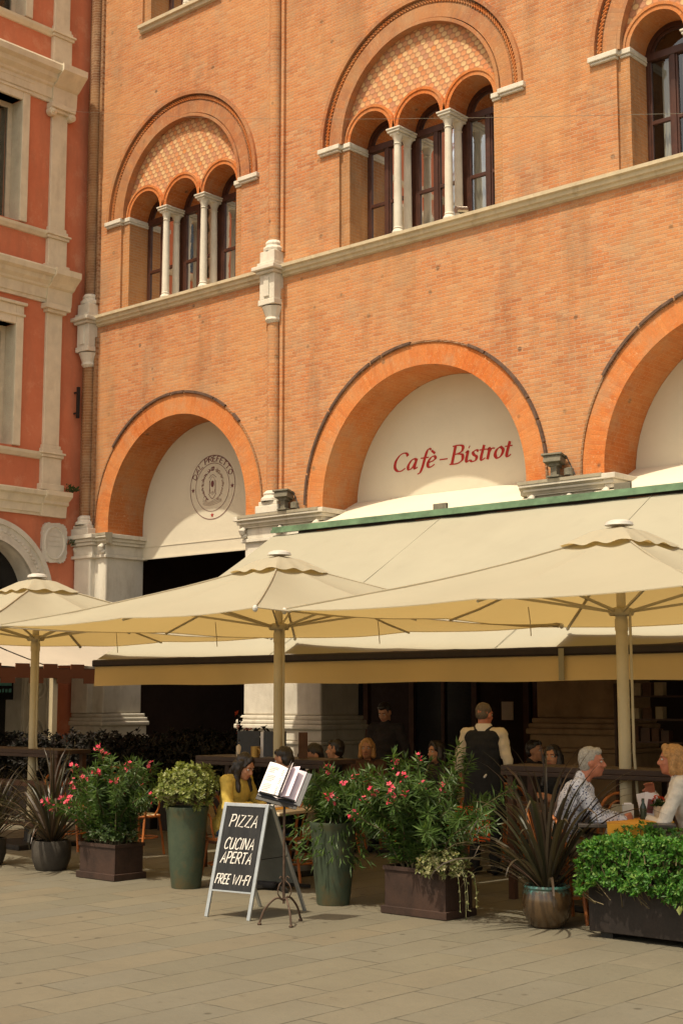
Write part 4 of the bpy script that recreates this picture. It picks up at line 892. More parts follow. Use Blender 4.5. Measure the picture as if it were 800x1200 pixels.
def oleander(t, base, n, h, spread, box, nfl, leafL=.11, seed=1, fspots=None):
    random.seed(seed)
    b = MB(); S_ = stems_(b, base, n, h, spread, .007, .12, box); b.build('stems', M('stem'), t)
    lf = MB()
    for P in S_:
        k0 = int(len(P)*.14)
        for j in range(k0, len(P)-1):
            for sub in range(3):
                p = P[j].lerp(P[j+1], sub/3); d = (P[j+1]-P[j]).normalized(); a0 = rnd(0, 6)
                for w_ in range(random.choice((2, 3, 3))):
                    a = a0+2.1*w_; u = d.orthogonal().normalized(); q = d.cross(u); o = u*math.cos(a)+q*math.sin(a)
                    dir_ = (o*rnd(.7, 1.1)+d*rnd(.25, .9)-Vector((0, 0, rnd(0, .35)))).normalized(); lf.leaf(p, dir_, d+rvec()*.3, leafL*rnd(.6, 1.15), .019*rnd(.8, 1.25), fold=.18)
        for w_ in range(5): d = (P[-1]-P[-2]).normalized(); lf.leaf(P[-1], (d+rvec()*.6), rvec(), leafL*rnd(.5, .9), .017)
    lf.build('leaves', M('oleander leaf'), t, fix=False)
    tips = sorted(S_, key=lambda P: -P[-1].z)
    front = sorted([P[-1] for P in tips], key=lambda p: p.y+rnd(-.45, .45))
    for p in (front[:nfl] if not fspots else fspots):
        b = MB(); p = Vector(p)
        for k in range(random.choice((2, 3, 4, 5))): v = rvec(); flower(b, p+v*.035+Vector((0, -.02, .02)), v+Vector((.2, -.9, .5)), rnd(.017, .027))
        for k in range(3): v = rvec(); b.cap(p+v*.03, p+v*.055, .005, .003, n=5)
        b.build('blossom', M('pink petal'), t, fix=False)
def rosettes(t, name, mat, pts, L, W, nl=7, core=None, stalk=True):
    """twig tips: each a rosette of leaves about its outward direction"""
    lf = MB(); st = MB()
    for p, d in pts:
        d = d.normalized(); u = d.orthogonal().normalized(); q = d.cross(u); a0 = rnd(0, 6)
        for k in range(nl):
            a = a0+k*2.4; o = u*math.cos(a)+q*math.sin(a); el_ = rnd(.15, 1.3)
            lf.leaf(p-d*rnd(0, .03)*(L/.05), (o+d*el_+rvec()*.15).normalized(), d+rvec()*.2, L*rnd(.5, 1.25), W*rnd(.7, 1.2), fold=.14, wide=.62)
        if stalk and rnd(0, 1) < .5: st.tube([p-d*.16+rvec()*.03, p-d*.06, p], [.004, .003, .0015], 4)
    o = lf.build(name, M(mat), t, fix=False)
    if stalk: st.build('twigs', M('stem'), t)
    return o
def blob_pts(c, r, n, seed=0, depth=.45, cut=-1.0):
    random.seed(seed); out = []
    while len(out) < n:
        v = rvec(); k = 1-depth*rnd(0, 1)**2; lump = .84+.30*noise.noise(Vector(v)*2.2+Vector((seed*3.1, 0, 0)))
        if v.z < cut: continue
        p = Vector((c[0]+v.x*r[0]*k*lump, c[1]+v.y*r[1]*k*lump, c[2]+v.z*r[2]*k*lump)); out.append((p, (v+Vector((0, 0, .35))+rvec()*.45)))
    return out
def blade(b, base, a, reach, h, L, W, mi=0, droop=1.0, kink=None):
    """sword leaf: rises, arches over; folded along its middle"""
    n = 10; o = Vector((math.cos(a), math.sin(a), 0)); sd = Vector((-o.y, o.x, 0)); th = math.atan2(h, reach); p = Vector(base); st = L/n; vs = []; tw = rnd(-.5, .5)
    for i in range(n+1):
        q = i/n; w_ = W*(.55+.45*math.sin(min(1, q*2.0)*PI/2))*(1-q**3.2)*.5+.0006
        d = o*math.cos(th)+Vector((0, 0, math.sin(th))); nn = sd.cross(d); s2 = (sd*math.cos(tw*q)+nn*math.sin(tw*q))
        vs += [p+s2*w_-nn*w_*.25, p+nn*w_*.12, p-s2*w_-nn*w_*.25]
        th -= droop*st*(.25+2.6*q*q)
        if kink and q > kink: th -= 1.1*st*6; 
        p = p+d*st
    b.add(vs, [f for i in range(n) for f in ((3*i, 3*i+1, 3*i+4, 3*i+3), (3*i+1, 3*i+2, 3*i+5, 3*i+4))], mi)
def flax(t, base, n, L, W, seed):
    random.seed(seed); b = MB()
    for i in range(n):
        q = i/n; el_ = math.radians(87-52*q+rnd(-9, 9)); l_ = L*rnd(.72, 1.08)*(1-.10*q); a = rnd(0, 2*PI)
        blade(b, Vector(base)+Vector((math.cos(a)*.05*q, math.sin(a)*.05*q, 0)), a, math.cos(el_), math.sin(el_), l_, W*rnd(.7, 1.2), droop=rnd(.3, 1.2)+q*1.2, kink=rnd(.45, .75) if rnd(0, 1) < .16 else None)
    b.build('blades', M('bronze blade'), t, smooth=False, fix=False)
    b = MB()
    for i in range(7): a = rnd(0, 2*PI); blade(b, Vector(base)+Vector((math.cos(a)*.10, math.sin(a)*.10, -.02)), a, rnd(.5, .9), rnd(.4, .8), L*rnd(.5, .75), W*.6, droop=rnd(4.0, 5.5))
    b.build('hanging_blades', M('bronze blade'), t, fix=False)
def box_planter(name, label, x0, x1, y0, y1, h, mat='corten', foot=True, cat='planter', lift=0.0):
    t = thing(name, label, cat, ((x0+x1)/2, (y0+y1)/2, 0), world=True); e = .02
    b = MB(); b.bb(x0, x1, y0, y0+e, lift, h); b.bb(x0, x1, y1-e, y1, lift, h); b.bb(x0, x0+e, y0+e, y1-e, lift, h); b.bb(x1-e, x1, y0+e, y1-e, lift, h); b.bb(x0+e, x1-e, y0+e, y1-e, lift+.001, lift+.03); b.build('box', M(mat), t, bevel=.005)
    if foot: b = MB(); b.bb(x0-.025, x1+.025, y0-.025, y1+.025, .004, .065); b.build('skirting', M(mat), t, bevel=.004); b = MB(); b.bb(x0-.012, x1+.012, y0-.012, y0-.0005, h-.03, h+.002); b.bb(x1+.0005, x1+.012, y0-.0004, y1+.012, h-.03, h+.002); b.bb(x0-.012, x0-.0005, y0-.0004, y1+.012, h-.03, h+.002); b.bb(x0-.0004, x1+.0004, y1+.0005, y1+.012, h-.03, h+.002); b.build('rim', M(mat), t)
    b = MB(); n = 14; g_ = [[(x0+e+(x1-x0-2*e)*i/n, y0+e+(y1-y0-2*e)*j/n, h-.045+rnd(-.012, .02)) for j in range(n+1)] for i in range(n+1)]
    b.add([p for r_ in g_ for p in r_], [(i*(n+1)+j, (i+1)*(n+1)+j, (i+1)*(n+1)+j+1, i*(n+1)+j+1) for i in range(n) for j in range(n)]); b.build('soil', M('soil'), t)
    if lift:
        b = MB()
        for xx in (x0+.12, x1-.12): b.bb(xx-.05, xx+.05, y0+.05, y1-.05, .0, lift)
        b.build('foot', M('iron'), t)
    return t
def pot(name, label, x, y, prof_, mat, soilz, soilr, n=36, cat='pot'):
    t = thing(name, label, cat, (x, y, 0), world=True); b = MB(); b.lathe(prof_, (x, y, 0), n); b.build('pot', M(mat), t, smooth=50)
    b = MB(); b.lathe([(.001, soilz+.01), (soilr*.5, soilz+.015), (soilr, soilz)], (x, y, 0), 20); b.build('soil', M('soil'), t); return t

# rectangular planter with oleander, far left
t = box_planter('planter', 'brown square-edged planter with pink oleander between the left flax pot and a green vase', -11.55, -11.01, 9.16, 9.52, .345)
random.seed(5); oleander(t, (-11.28, 9.34, .30), 62, .95, (.66, .44), (.18, .10), 22, .105, 11)
rosettes(t, 'underplanting', 'weed leaf', blob_pts((-11.28, 9.32, .42), (.33, .23, .17), 190, 3, .5, -.3), .045, .026, 6)
# rectangular planter with oleander and euonymus, middle
t = box_planter('planter', 'dark brown planter with a tall oleander and a variegated bush at its right corner', -7.74, -7.11, 9.32, 9.685, .385)
oleander(t, (-7.46, 9.5, .34), 64, .98, (.72, .46), (.24, .10), 11, .12, 23)
rosettes(t, 'variegated_bush', 'variegated leaf', blob_pts((-7.16, 9.36, .43), (.25, .22, .16), 210, 9, .5, -.55), .036, .022, 6)
b = MB(); random.seed(4)
for i in range(5):
    p0 = Vector((-6.98+rnd(-.1, .1), 9.34+rnd(-.05, .05), .40)); P = smoothpath([p0, p0+Vector((.08, -.03, -.02)), p0+Vector((.11, -.04, -.14)), p0+Vector((.12, -.05, -.24-rnd(0, .12)))], 4); b.tube(P, .002, 4)
    for p in P[::2]: b.leaf(p, rvec()+Vector((0, 0, -.3)), rvec(), .03, .02)
b.build('trailing_shoots', M('variegated leaf'), t)
# tall green vases
VP = lambda h, s=1.0: [(.001, .0), (.135*s, .0), (.14*s, .015), (.165*s, h*.35), (.182*s, h*.7), (.195*s, h*.93), (.205*s, h*.965), (.205*s, h), (.185*s, h), (.175*s, h*.94), (.17*s, h*.90)]
t = pot('vase_planter', 'tall green glazed vase topped by a pale yellow-green bush', -10.16, 9.32, VP(.75), 'green glaze', .69, .17)
rosettes(t, 'bush', 'pale leaf', blob_pts((-10.16, 9.32, .93), (.335, .33, .25), 620, 2, .5, -.75), .044, .025, 7)
t = pot('vase_planter', 'tall green glazed vase overhung by oleander just right of the chalkboard', -8.40, 9.42, VP(.70, 1.02), 'green glaze', .64, .17)
oleander(t, (-8.40, 9.42, .66), 34, .52, (.50, .36), (.08, .08), 7, .11, 31)
random.seed(8); lf = MB()
for i in range(300):                                                  # skirts of leaves hanging over the vase
    a = rnd(0, 2*PI); k = rnd(.16, .40); p = Vector((-8.40+k*math.cos(a)*1.05, 9.42+k*math.sin(a)*.8, rnd(.36, .78))); lf.leaf(p, Vector((math.cos(a)*.5, math.sin(a)*.5, rnd(-.9, .3)))+rvec()*.3, rvec(), rnd(.07, .12), .018)
lf.build('hanging_leaves', M('oleander leaf'), t, fix=False)
# flax pots
t = pot('flax_pot', 'round brown pot with turquoise-stained rim holding spiky bronze flax', -6.33, 9.60, [(.001, 0), (.12, 0), (.14, .02), (.185, .10), (.20, .19), (.19, .26), (.175, .29), (.185, .305), (.18, .32), (.16, .32), (.155, .28)], 'teal glaze', .27, .15)
flax(t, (-6.33, 9.60, .28), 88, 1.18, .040, 6)
t = pot('flax_pot', 'small dark pot of bronze flax left of the pink oleander', -12.27, 9.36, [(.001, 0), (.15, 0), (.165, .02), (.20, .12), (.205, .25), (.19, .30), (.17, .30)], 'dark pot', .27, .165)
flax(t, (-12.27, 9.36, .28), 95, 1.02, .036, 15)
t = pot('flax_pot', 'dark spiky flax in a pot cut off by the left edge', -13.14, 9.20, [(.001, 0), (.13, 0), (.15, .02), (.18, .12), (.18, .28), (.155, .28)], 'dark pot', .25, .15)
flax(t, (-13.14, 9.20, .26), 70, .9, .036, 19)
# big planter with a dense glossy shrub at the right
t = box_planter('planter', 'long dark planter with a dense glossy green shrub at the right edge', -5.835, -4.30, 9.405, 9.95, .40, 'dark planter', False, lift=.045)
random.seed(21); pts = []
x0, x1, y0, y1, z0, z1 = -5.85, -4.15, 9.27, 10.05, .17, .75
while len(pts) < 2300:
    f = random.choice('fffttlr'); u, v = rnd(0, 1), rnd(0, 1); ins = rnd(0, 1)**2*.16
    if f == 'f': p = Vector((x0+(x1-x0)*u, y0+ins, z0+(z1-z0)*v)); d = Vector((0, -1, .45))
    elif f == 't': p = Vector((x0+(x1-x0)*u, y0+(y1-y0)*v, z1-ins)); d = Vector((0, -.15, 1))
    elif f == 'l': p = Vector((x0+ins, y0+(y1-y0)*u, z0+(z1-z0)*v)); d = Vector((-1, -.1, .5))
    else: p = Vector((x1-ins, y0+(y1-y0)*u, z0+(z1-z0)*v)); d = Vector((1, -.1, .5))
    low = .37+.10*noise.noise(Vector((p.x*2.6, 1.3, 0)))-.18*max(0, math.sin((p.x+5.2)*3.0))
    if p.z < low and p.y < 9.42: continue
    if p.z < .40 and p.y > 9.40: continue
    bul = .10*noise.noise(p*3.1)+.05*noise.noise(p*7.0); cx = (Vector(((p.x-(x0+x1)/2)*.25, p.y-9.66, (p.z-.45)*1.2))).normalized(); p = p+cx*bul
    e = max(0, abs(p.x-(x0+x1)/2)-(x1-x0)/2+.12); p.z -= e*.5
    pts.append((p, d+rvec()*.55))
rosettes(t, 'shrub', 'box leaf', pts, .043, .021, 8)
b = MB()
for i in range(5): p = Vector((-4.98+rnd(-.07, .07), 9.30, .30+rnd(-.03, .03))); b.leaf(p, Vector((rnd(-.4, .4), -.5, -1)), Vector((0, -1, .2)), .07, .035)
b.build('yellowed_leaves', M('pale leaf'), t)
# dark hedges in troughs under the awnings
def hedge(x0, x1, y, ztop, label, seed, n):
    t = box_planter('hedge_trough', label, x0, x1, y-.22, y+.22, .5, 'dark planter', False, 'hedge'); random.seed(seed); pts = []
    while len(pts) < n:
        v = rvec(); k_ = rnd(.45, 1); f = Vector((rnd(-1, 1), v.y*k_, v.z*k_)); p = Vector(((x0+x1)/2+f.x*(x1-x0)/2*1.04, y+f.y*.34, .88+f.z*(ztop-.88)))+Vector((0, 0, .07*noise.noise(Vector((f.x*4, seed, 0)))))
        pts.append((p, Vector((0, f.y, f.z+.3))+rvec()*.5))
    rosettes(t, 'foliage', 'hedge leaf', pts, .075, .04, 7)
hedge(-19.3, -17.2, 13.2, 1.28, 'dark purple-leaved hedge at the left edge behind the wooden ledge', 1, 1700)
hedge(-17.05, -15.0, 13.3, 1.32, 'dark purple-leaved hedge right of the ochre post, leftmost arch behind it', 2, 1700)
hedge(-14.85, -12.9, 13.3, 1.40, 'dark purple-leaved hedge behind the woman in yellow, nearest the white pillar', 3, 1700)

# ================================================================== CHALKBOARD AND MENU STAND
sb = thing('chalkboard_sign', 'folding aluminium chalkboard sign with white capital lettering on the piazza', 'sign', (-8.52, 8.55, 0), world=True)
fl_, fr_ = gnd(240, 1074), gnd(293, 1079.5); rl_, rr_ = gnd(305, 1062), gnd(357, 1067); ZT = .905
yt = (fl_.y+rl_.y)/2-.16; tl_ = Vector((fl_.x+.02, yt, ZT)); tr_ = Vector((fr_.x+.02, yt+(fr_.y-fl_.y), ZT))
ux = (fr_-fl_).normalized(); up_ = (tl_-fl_).normalized(); nf = ux.cross(up_).normalized()
if nf.y > 0: nf = -nf
W0 = (fr_-fl_).length; LH = (tl_-fl_).length
def onb(a, c, h): return fl_+ux*a+up_*c+nf*h
b = MB(); s_ = .032
b.bar(onb(s_/2, 0, 0), onb(s_/2, LH, 0), s_, .02, nf); b.bar(onb(W0-s_/2, 0, 0), onb(W0-s_/2, LH, 0), s_, .02, nf)
b.bar(onb(s_, LH-s_/2, .0005), onb(W0-s_, LH-s_/2, .0005), .020, s_*.9, up_); b.build('front_frame', M('alu'), sb, bevel=.003)
zb0 = LH*.235
b = MB(); b.add([onb(s_, zb0, -.004), onb(W0-s_, zb0, -.004), onb(W0-s_, LH-s_, -.004), onb(s_, LH-s_, -.004), onb(s_, zb0, .004), onb(W0-s_, zb0, .004), onb(W0-s_, LH-s_, .004), onb(s_, LH-s_, .004)], [(0, 1, 2, 3), (4, 5, 6, 7), (0, 1, 5, 4), (1, 2, 6, 5), (2, 3, 7, 6), (3, 0, 4, 7)]); pn = b.build('board', M('slate'), sb)
b = MB(); fch = lambda a, c, h: onb(a, c, .0046+h)
HB = LH-s_-zb0
for txt, x, yy, h, wd in (('PIZZA', .092, .83, .098, .285), ('CUCINA', .074, .560, .090, .305), ('APERTA', .062, .390, .090, .315), ('FREE WI-FI', .046, .135, .078, .345)):
    write(b, txt, BLOCK, x, zb0+HB*yy-h/2, h, (.0035, .003), .0046, fch, .16, 0, wd)
b.build('lettering', M('chalk'), pn)
b = MB(); b.bar(onb(s_, zb0-.004, .003), onb(W0-s_, zb0-.004, .003), .016, .012, up_); b.build('bottom_rail', M('alu'), sb)
b = MB()
for a_, c_ in ((rl_, tl_), (rr_, tr_)): b.bar(a_, c_+Vector((0, .025, -.004)), s_, .02, Vector((0, 1, .4)))
ru = (tl_-rl_); b.bar(rl_.lerp(tl_, .97)+Vector((0, .02, 0)), rr_.lerp(tr_, .97)+Vector((0, .02, 0)), .02, .03); b.build('rear_frame', M('alu'), sb, bevel=.003)
b = MB(); q0, q1, q2, q3 = rl_.lerp(tl_, .26), rr_.lerp(tr_, .26), rr_.lerp(tr_, .95), rl_.lerp(tl_, .95); o_ = Vector((.014, .006, 0)); o2 = Vector((-.014, .006, 0)); th_ = Vector((0, .006, .002))
b.add([q0+o_, q1+o2, q2+o2, q3+o_, q0+o_+th_, q1+o2+th_, q2+o2+th_, q3+o_+th_], [(0, 1, 2, 3), (4, 5, 6, 7), (0, 1, 5, 4), (1, 2, 6, 5), (2, 3, 7, 6), (3, 0, 4, 7)]); b.build('rear_board', M('panel grey'), sb)
b = MB(); b.bar(onb(W0-.01, LH*.52, -.01), rr_.lerp(tr_, .52), .012, .006); b.bar(onb(.01, LH*.52, -.01), rl_.lerp(tl_, .52), .012, .006); b.build('brace', M('iron'), sb)
# wrought-iron stand with the open menu
f1, f2, f3 = gnd(304, 1084), gnd(341, 1087), gnd(352, 1079); mc = (f1+f2+f3)/3
ms = thing('menu_stand', 'wrought-iron tripod stand beside the chalkboard holding up a menu', 'stand', mc, world=True)
b = MB()
b.tube([mc+Vector((0, 0, .16)), mc+Vector((0, 0, .94))], .010, 8)
for f in (f1, f2, f3):
    d = f-mc; b.tube(smoothpath([mc+Vector((0, 0, .19)), mc+d*.35+Vector((0, 0, .20)), mc+d*.78+Vector((0, 0, .12)), f+Vector((0, 0, .02))], 5), .009, 7); b.lathe([(.016, 0), (.018, .012), (.006, .022)], f, 8)
b.build('tripod', M('rust iron'), ms, smooth=50)
b = MB()
for k in range(3):
    a = 2*PI*k/3+.4; o = Vector((math.cos(a), math.sin(a), 0))
    b.tube(smoothpath([mc+o*.012+Vector((0, 0, .185)), mc+o*.06+Vector((0, 0, .24)), mc+o*.05+Vector((0, 0, .30)), mc+o*.015+Vector((0, 0, .34)), mc+o*.03+Vector((0, 0, .37)), mc+o*.045+Vector((0, 0, .355))], 5), .005, 6)
b.build('scrolls', M('rust iron'), ms, smooth=50)
bl = Vector((-.66, .75, 0)).normalized(); br = Vector((.80, .60, 0)).normalized()   # the book leans back and to the right
bc = mc+Vector((-.005, -.01, 1.085)); bu = (Vector((0, 0, 1))*.78+bl*.50+br*.30).normalized(); bx = (br-bu*br.dot(bu)).normalized(); bn = bx.cross(bu).normalized()
if bn.y > 0: bn = -bn
b = MB(); b.bar(mc+Vector((0, 0, .93)), bc-bu*.14+bn*(-.02), .02, .015); b.bar(bc-bx*.17-bu*.155-bn*.012, bc+bx*.17-bu*.155-bn*.012, .05, .008, bn); b.bar(bc-bx*.15-bu*.13+bn*.03, bc+bx*.15-bu*.13+bn*.03, .006, .012)
for k in (-1, 1): b.bar(bc+bx*.10*k-bu*.15-bn*.016, bc+bx*.05*k+bu*.12-bn*.016, .012, .006, bn)
b.build('cradle', M('iron'), ms)
mn = thing('menu', 'open menu with white pages resting on the iron stand', 'menu', bc, world=True)
Rm = Matrix((bx, bu, bn)).transposed()
b = MB(); b.box(bc-bn*.004+bx*.015, (.36, .30, .006), Rm); b.build('cover', M('leatherette'), mn, bevel=.002)
def page(x0, x1, lift0, lift1, curl, name, mat, n=8, h=.275):
    b = MB(); vs = []
    for i in range(n+1):
        q = i/n; x = x0+(x1-x0)*q; z = lift0+(lift1-lift0)*q+curl*math.sin(PI*q)
        for y in (-.135, -.135+h): vs.append(bc+bx*x+bu*(y+.01*q)+bn*z)
    b.add(vs, [(2*i, 2*i+1, 2*i+3, 2*i+2) for i in range(n)]); return b.build(name, M(mat), mn, smooth=True)
p1 = page(-.005, -.165, .004, .012, .020, 'page', 'paper'); page(-.005, -.160, .006, .024, .016, 'page', 'paper'); page(.0, .150, .004, .008, .014, 'page', 'pale print'); page(.0, .10, .006, .075, .012, 'page', 'pale print'); page(.0, .045, .008, .11, .008, 'page', 'paper'); page(.0, .025, .01, .12, .004, 'page', 'paper', h=.295)
b = MB(); random.seed(2)
for i in range(15):
    y = .105-.0155*i
    if i in (4, 9): continue
    for x0, x1 in ((-.145, -.145+rnd(.05, .08)), (-.04, -.022)): 
            for k in range(4):
                xa, xb = x0+(x1-x0)*k/4, x0+(x1-x0)*(k+1)/4; zf = lambda x: .006+.018*((x+.005)/-.155)+.0195*math.sin(PI*min(1, max(0, (x+.005)/-.16)))+.0035
                b.add([bc+bx*xa+bu*y+bn*zf(xa), bc+bx*xb+bu*y+bn*zf(xb), bc+bx*xb+bu*(y+.004)+bn*zf(xb), bc+bx*xa+bu*(y+.004)+bn*zf(xa)], [(0, 1, 2, 3)])
b.build('print', M('print'), mn)

# ================================================================== CAFÉ FURNITURE
def make_chair(label, loc, rz):
    t = thing('bistro_chair', label, 'chair', loc, rz, 'bent cane bistro chairs')
    b = MB(); b.lathe([(.001, .455), (.18, .46), (.205, .452), (.205, .435), (.18, .43), (.001, .432)], n=24); b.build('seat', M('wicker'), t, smooth=40)
    b = MB(); b.tube([(.205*math.cos(2*PI*i/24), .205*math.sin(2*PI*i/24), .44) for i in range(24)], .016, 7, closed=True); b.tube([(.185*math.cos(2*PI*i/24), .185*math.sin(2*PI*i/24), .20) for i in range(24)], .011, 6, closed=True); b.build('hoop', M('cane'), t, smooth=50)
    for sx in (-1, 1):
        b = MB(); b.tube([(sx*.14, .14, .44), (sx*.165, .175, .2), (sx*.18, .20, 0)], .014, 7); b.build('leg', M('cane'), t, smooth=50)
        b = MB(); b.tube([(sx*.15, -.13, .44), (sx*.16, -.17, .2), (sx*.17, -.21, 0)], .014, 7); b.build('leg', M('cane'), t, smooth=50)
        b = MB(); b.tube(smoothpath([(sx*.20, -.02, .44), (sx*.255, -.01, .55), (sx*.25, -.04, .66), (sx*.235, -.16, .69)], 5), .011, 6); b.build('arm', M('cane'), t, smooth=50)
    b = MB(); b.tube(smoothpath([(-.165, -.14, .44), (-.21, -.19, .62), (-.20, -.235, .76), (-.12, -.26, .845), (0, -.27, .865), (.12, -.26, .845), (.20, -.235, .76), (.21, -.19, .62), (.165, -.14, .44)], 5), .014, 7)
    b.tube(smoothpath([(-.11, -.16, .44), (-.13, -.20, .60), (-.09, -.235, .74), (0, -.25, .79), (.09, -.235, .74), (.13, -.20, .60), (.11, -.16, .44)], 5), .009, 6); b.build('back_frame', M('cane'), t, smooth=50)
    b = MB(); vs = []
    for i in range(9):
        for j in range(7): u = -.105+.21*i/8; q = j/6; vs.append((u*(1-.25*q*q), -.165-.08*q-.01*math.cos(u*9), .47+.29*q))
    b.add(vs, [(i*7+j, i*7+j+1, i*7+j+8, i*7+j+7) for i in range(8) for j in range(6)]); b.build('backrest', M('wicker'), t)
    return t
def make_table(label, loc, rz, sx, sy, mat, h=.74):
    t = thing('café_table'.replace('é', 'e'), label, 'table', loc, rz)
    b = MB(); b.bb(-sx/2, sx/2, -sy/2, sy/2, h-.03, h); b.build('table_top', M(mat), t, bevel=.006)
    b = MB(); b.lathe([(.03, .03), (.03, h-.03)], n=12); b.build('column', M('iron'), t)
    b = MB()
    for a in range(4): b.bar((0, 0, .05), (.30*math.cos(a*PI/2+PI/4), .30*math.sin(a*PI/2+PI/4), .02), .05, .03)
    b.build('foot', M('iron'), t); return t
def bar_table(label, x0, x1, y0, y1, h):
    t = thing('bar_table', label, 'bar table', ((x0+x1)/2, (y0+y1)/2, 0), world=True)
    b = MB(); xm = (x0+x1)/2
    b.bb(x0, x1, y0, y1, h-.05, h); b.bb(x0, x1, y0-.001, y0+.02, h-.09, h-.051); b.build('table_top', M('bar wood'), t, bevel=.006)
    for x in (x0+.08, x1-.08):
        for y in (y0+.06, y1-.06): b = MB(); b.bb(x-.03, x+.03, y-.03, y+.03, 0, h-.05); b.build('leg', M('brown wood'), t)
    b = MB(); b.bb(x0+.1, x1-.1, y0+.045, y0+.075, .25, .30); b.bb(x0+.1, x1-.1, y0+.045, y0+.075, .72, .79); b.build('rail', M('brown wood'), t); return t
# ================================================================== PEOPLE
def remeshed(mb, name, mats, parent, vox=.009, smooth=2, paint=None):
    me = mb.mesh(name, mats); o = bpy.data.objects.new('tmp', me); COL.objects.link(o)
    m = o.modifiers.new('r', 'REMESH'); m.mode = 'VOXEL'; m.voxel_size = vox; m.use_smooth_shade = True
    s = o.modifiers.new('s', 'SMOOTH'); s.factor = .5; s.iterations = smooth
    dg = bpy.context.evaluated_depsgraph_get(); dg.update(); nm = bpy.data.meshes.new_from_object(o.evaluated_get(dg)); nm.name = name
    bpy.data.objects.remove(o)
    nm.calc_loop_triangles() if False else None
    soft = 'hair' in name; cl_ = name in ('shirt', 'coat', 'jumper', 'trousers', 'waistcoat')
    if soft or cl_:
        off = Vector((parent.location.x*3, parent.location.y*5, 0)); nr = [Vector(v.normal) for v in nm.vertices]
        for v, n_ in zip(nm.vertices, nr):
            p = v.co
            if soft: d_ = .0055*noise.noise(Vector((p.x*75, p.y*75, p.z*16))+off)+.007*noise.noise(p*22+off)
            else: d_ = .011*noise.noise(Vector((p.x*9, p.y*9, p.z*15))+off)+.005*noise.noise(p*34+off)
            v.co = p+n_*d_
    nm.materials.clear()
    for q in (mats if isinstance(mats, (list, tuple)) else [mats]): nm.materials.append(q)
    for p in nm.polygons: p.use_smooth = True; p.material_index = paint(p.center) if paint else 0
    r = bpy.data.objects.new(name, nm); COL.objects.link(r); r.parent = parent; ORG[r.name] = None; return r
def hand(b, wr, d, palm, curl=.5, side=1, k=1.0):
    """palm, four unequal bent fingers and a thumb; d = along the hand, palm = palm normal"""
    d = d.normalized(); palm = (palm-d*palm.dot(d)).normalized(); s = d.cross(palm)*side
    for i in range(4): b.cap(wr+s*(.012*(i-1.5)*.7)*k, wr+d*.085*k+s*.020*(i-1.5)*k, .016*k, .0125*k, n=8)
    for i, L in enumerate((.072, .082, .076, .060)):
        p = wr+d*.088*k+s*.021*(i-1.5)*k; dd = d
        for j, fr in enumerate((.45, .32, .23)):
            ang = curl*(.45+.35*j); dd = (d*math.cos(ang)+palm*math.sin(ang)+s*.06*(i-1.5)).normalized(); q = p+dd*L*fr*k; b.cap(p, q, (.0098-.0012*j)*k, (.0090-.0012*j)*k, n=8); p = q
    p = wr+d*.028*k-s*.030*k; dd = (d*.6-s*.65+palm*.35).normalized(); q = p+dd*.038*k; b.cap(p-dd*.015, q, .014*k, .0115*k, n=8); b.cap(q, q+(d*.8-s*.15+palm*.45).normalized()*.032*k, .011*k, .0095*k, n=8)
def head(b, c, R, k=1.0):
    V = lambda x, y, z: c+R @ (Vector((x, y, z))*k)
    b.ell(V(0, -.010, .025), (.074*k, .094*k, .095*k), R, 18, 12); b.ell(V(0, .022, -.035), (.060*k, .070*k, .085*k), R, 16, 10); b.ell(V(0, .058, -.088), (.032*k, .028*k, .026*k), R, 10, 8); b.ell(V(0, .03, -.075), (.052*k, .05*k, .035*k), R, 12, 8)
    b.cap(V(0, .088, .012), V(0, .108, -.026), .009*k, .0135*k, n=8); b.ell(V(.012, .098, -.03), (.009*k,)*3, R, 8, 6); b.ell(V(-.012, .098, -.03), (.009*k,)*3, R, 8, 6)
    b.cap(V(-.034, .074, .030), V(.034, .074, .030), .015*k, .015*k, n=8); b.cap(V(-.04, .066, -.022), V(-.03, .074, -.030), .018*k, .016*k, n=8); b.cap(V(.04, .066, -.022), V(.03, .074, -.030), .018*k, .016*k, n=8)
    b.cap(V(-.016, .084, -.057), V(.016, .084, -.057), .008*k, .008*k, n=8); b.cap(V(-.013, .083, -.067), V(.013, .083, -.067), .008*k, .008*k, n=8)
    for s in (-1, 1): b.ell(V(s*.075, -.002, -.008), (.012*k, .020*k, .031*k), R, 10, 8)
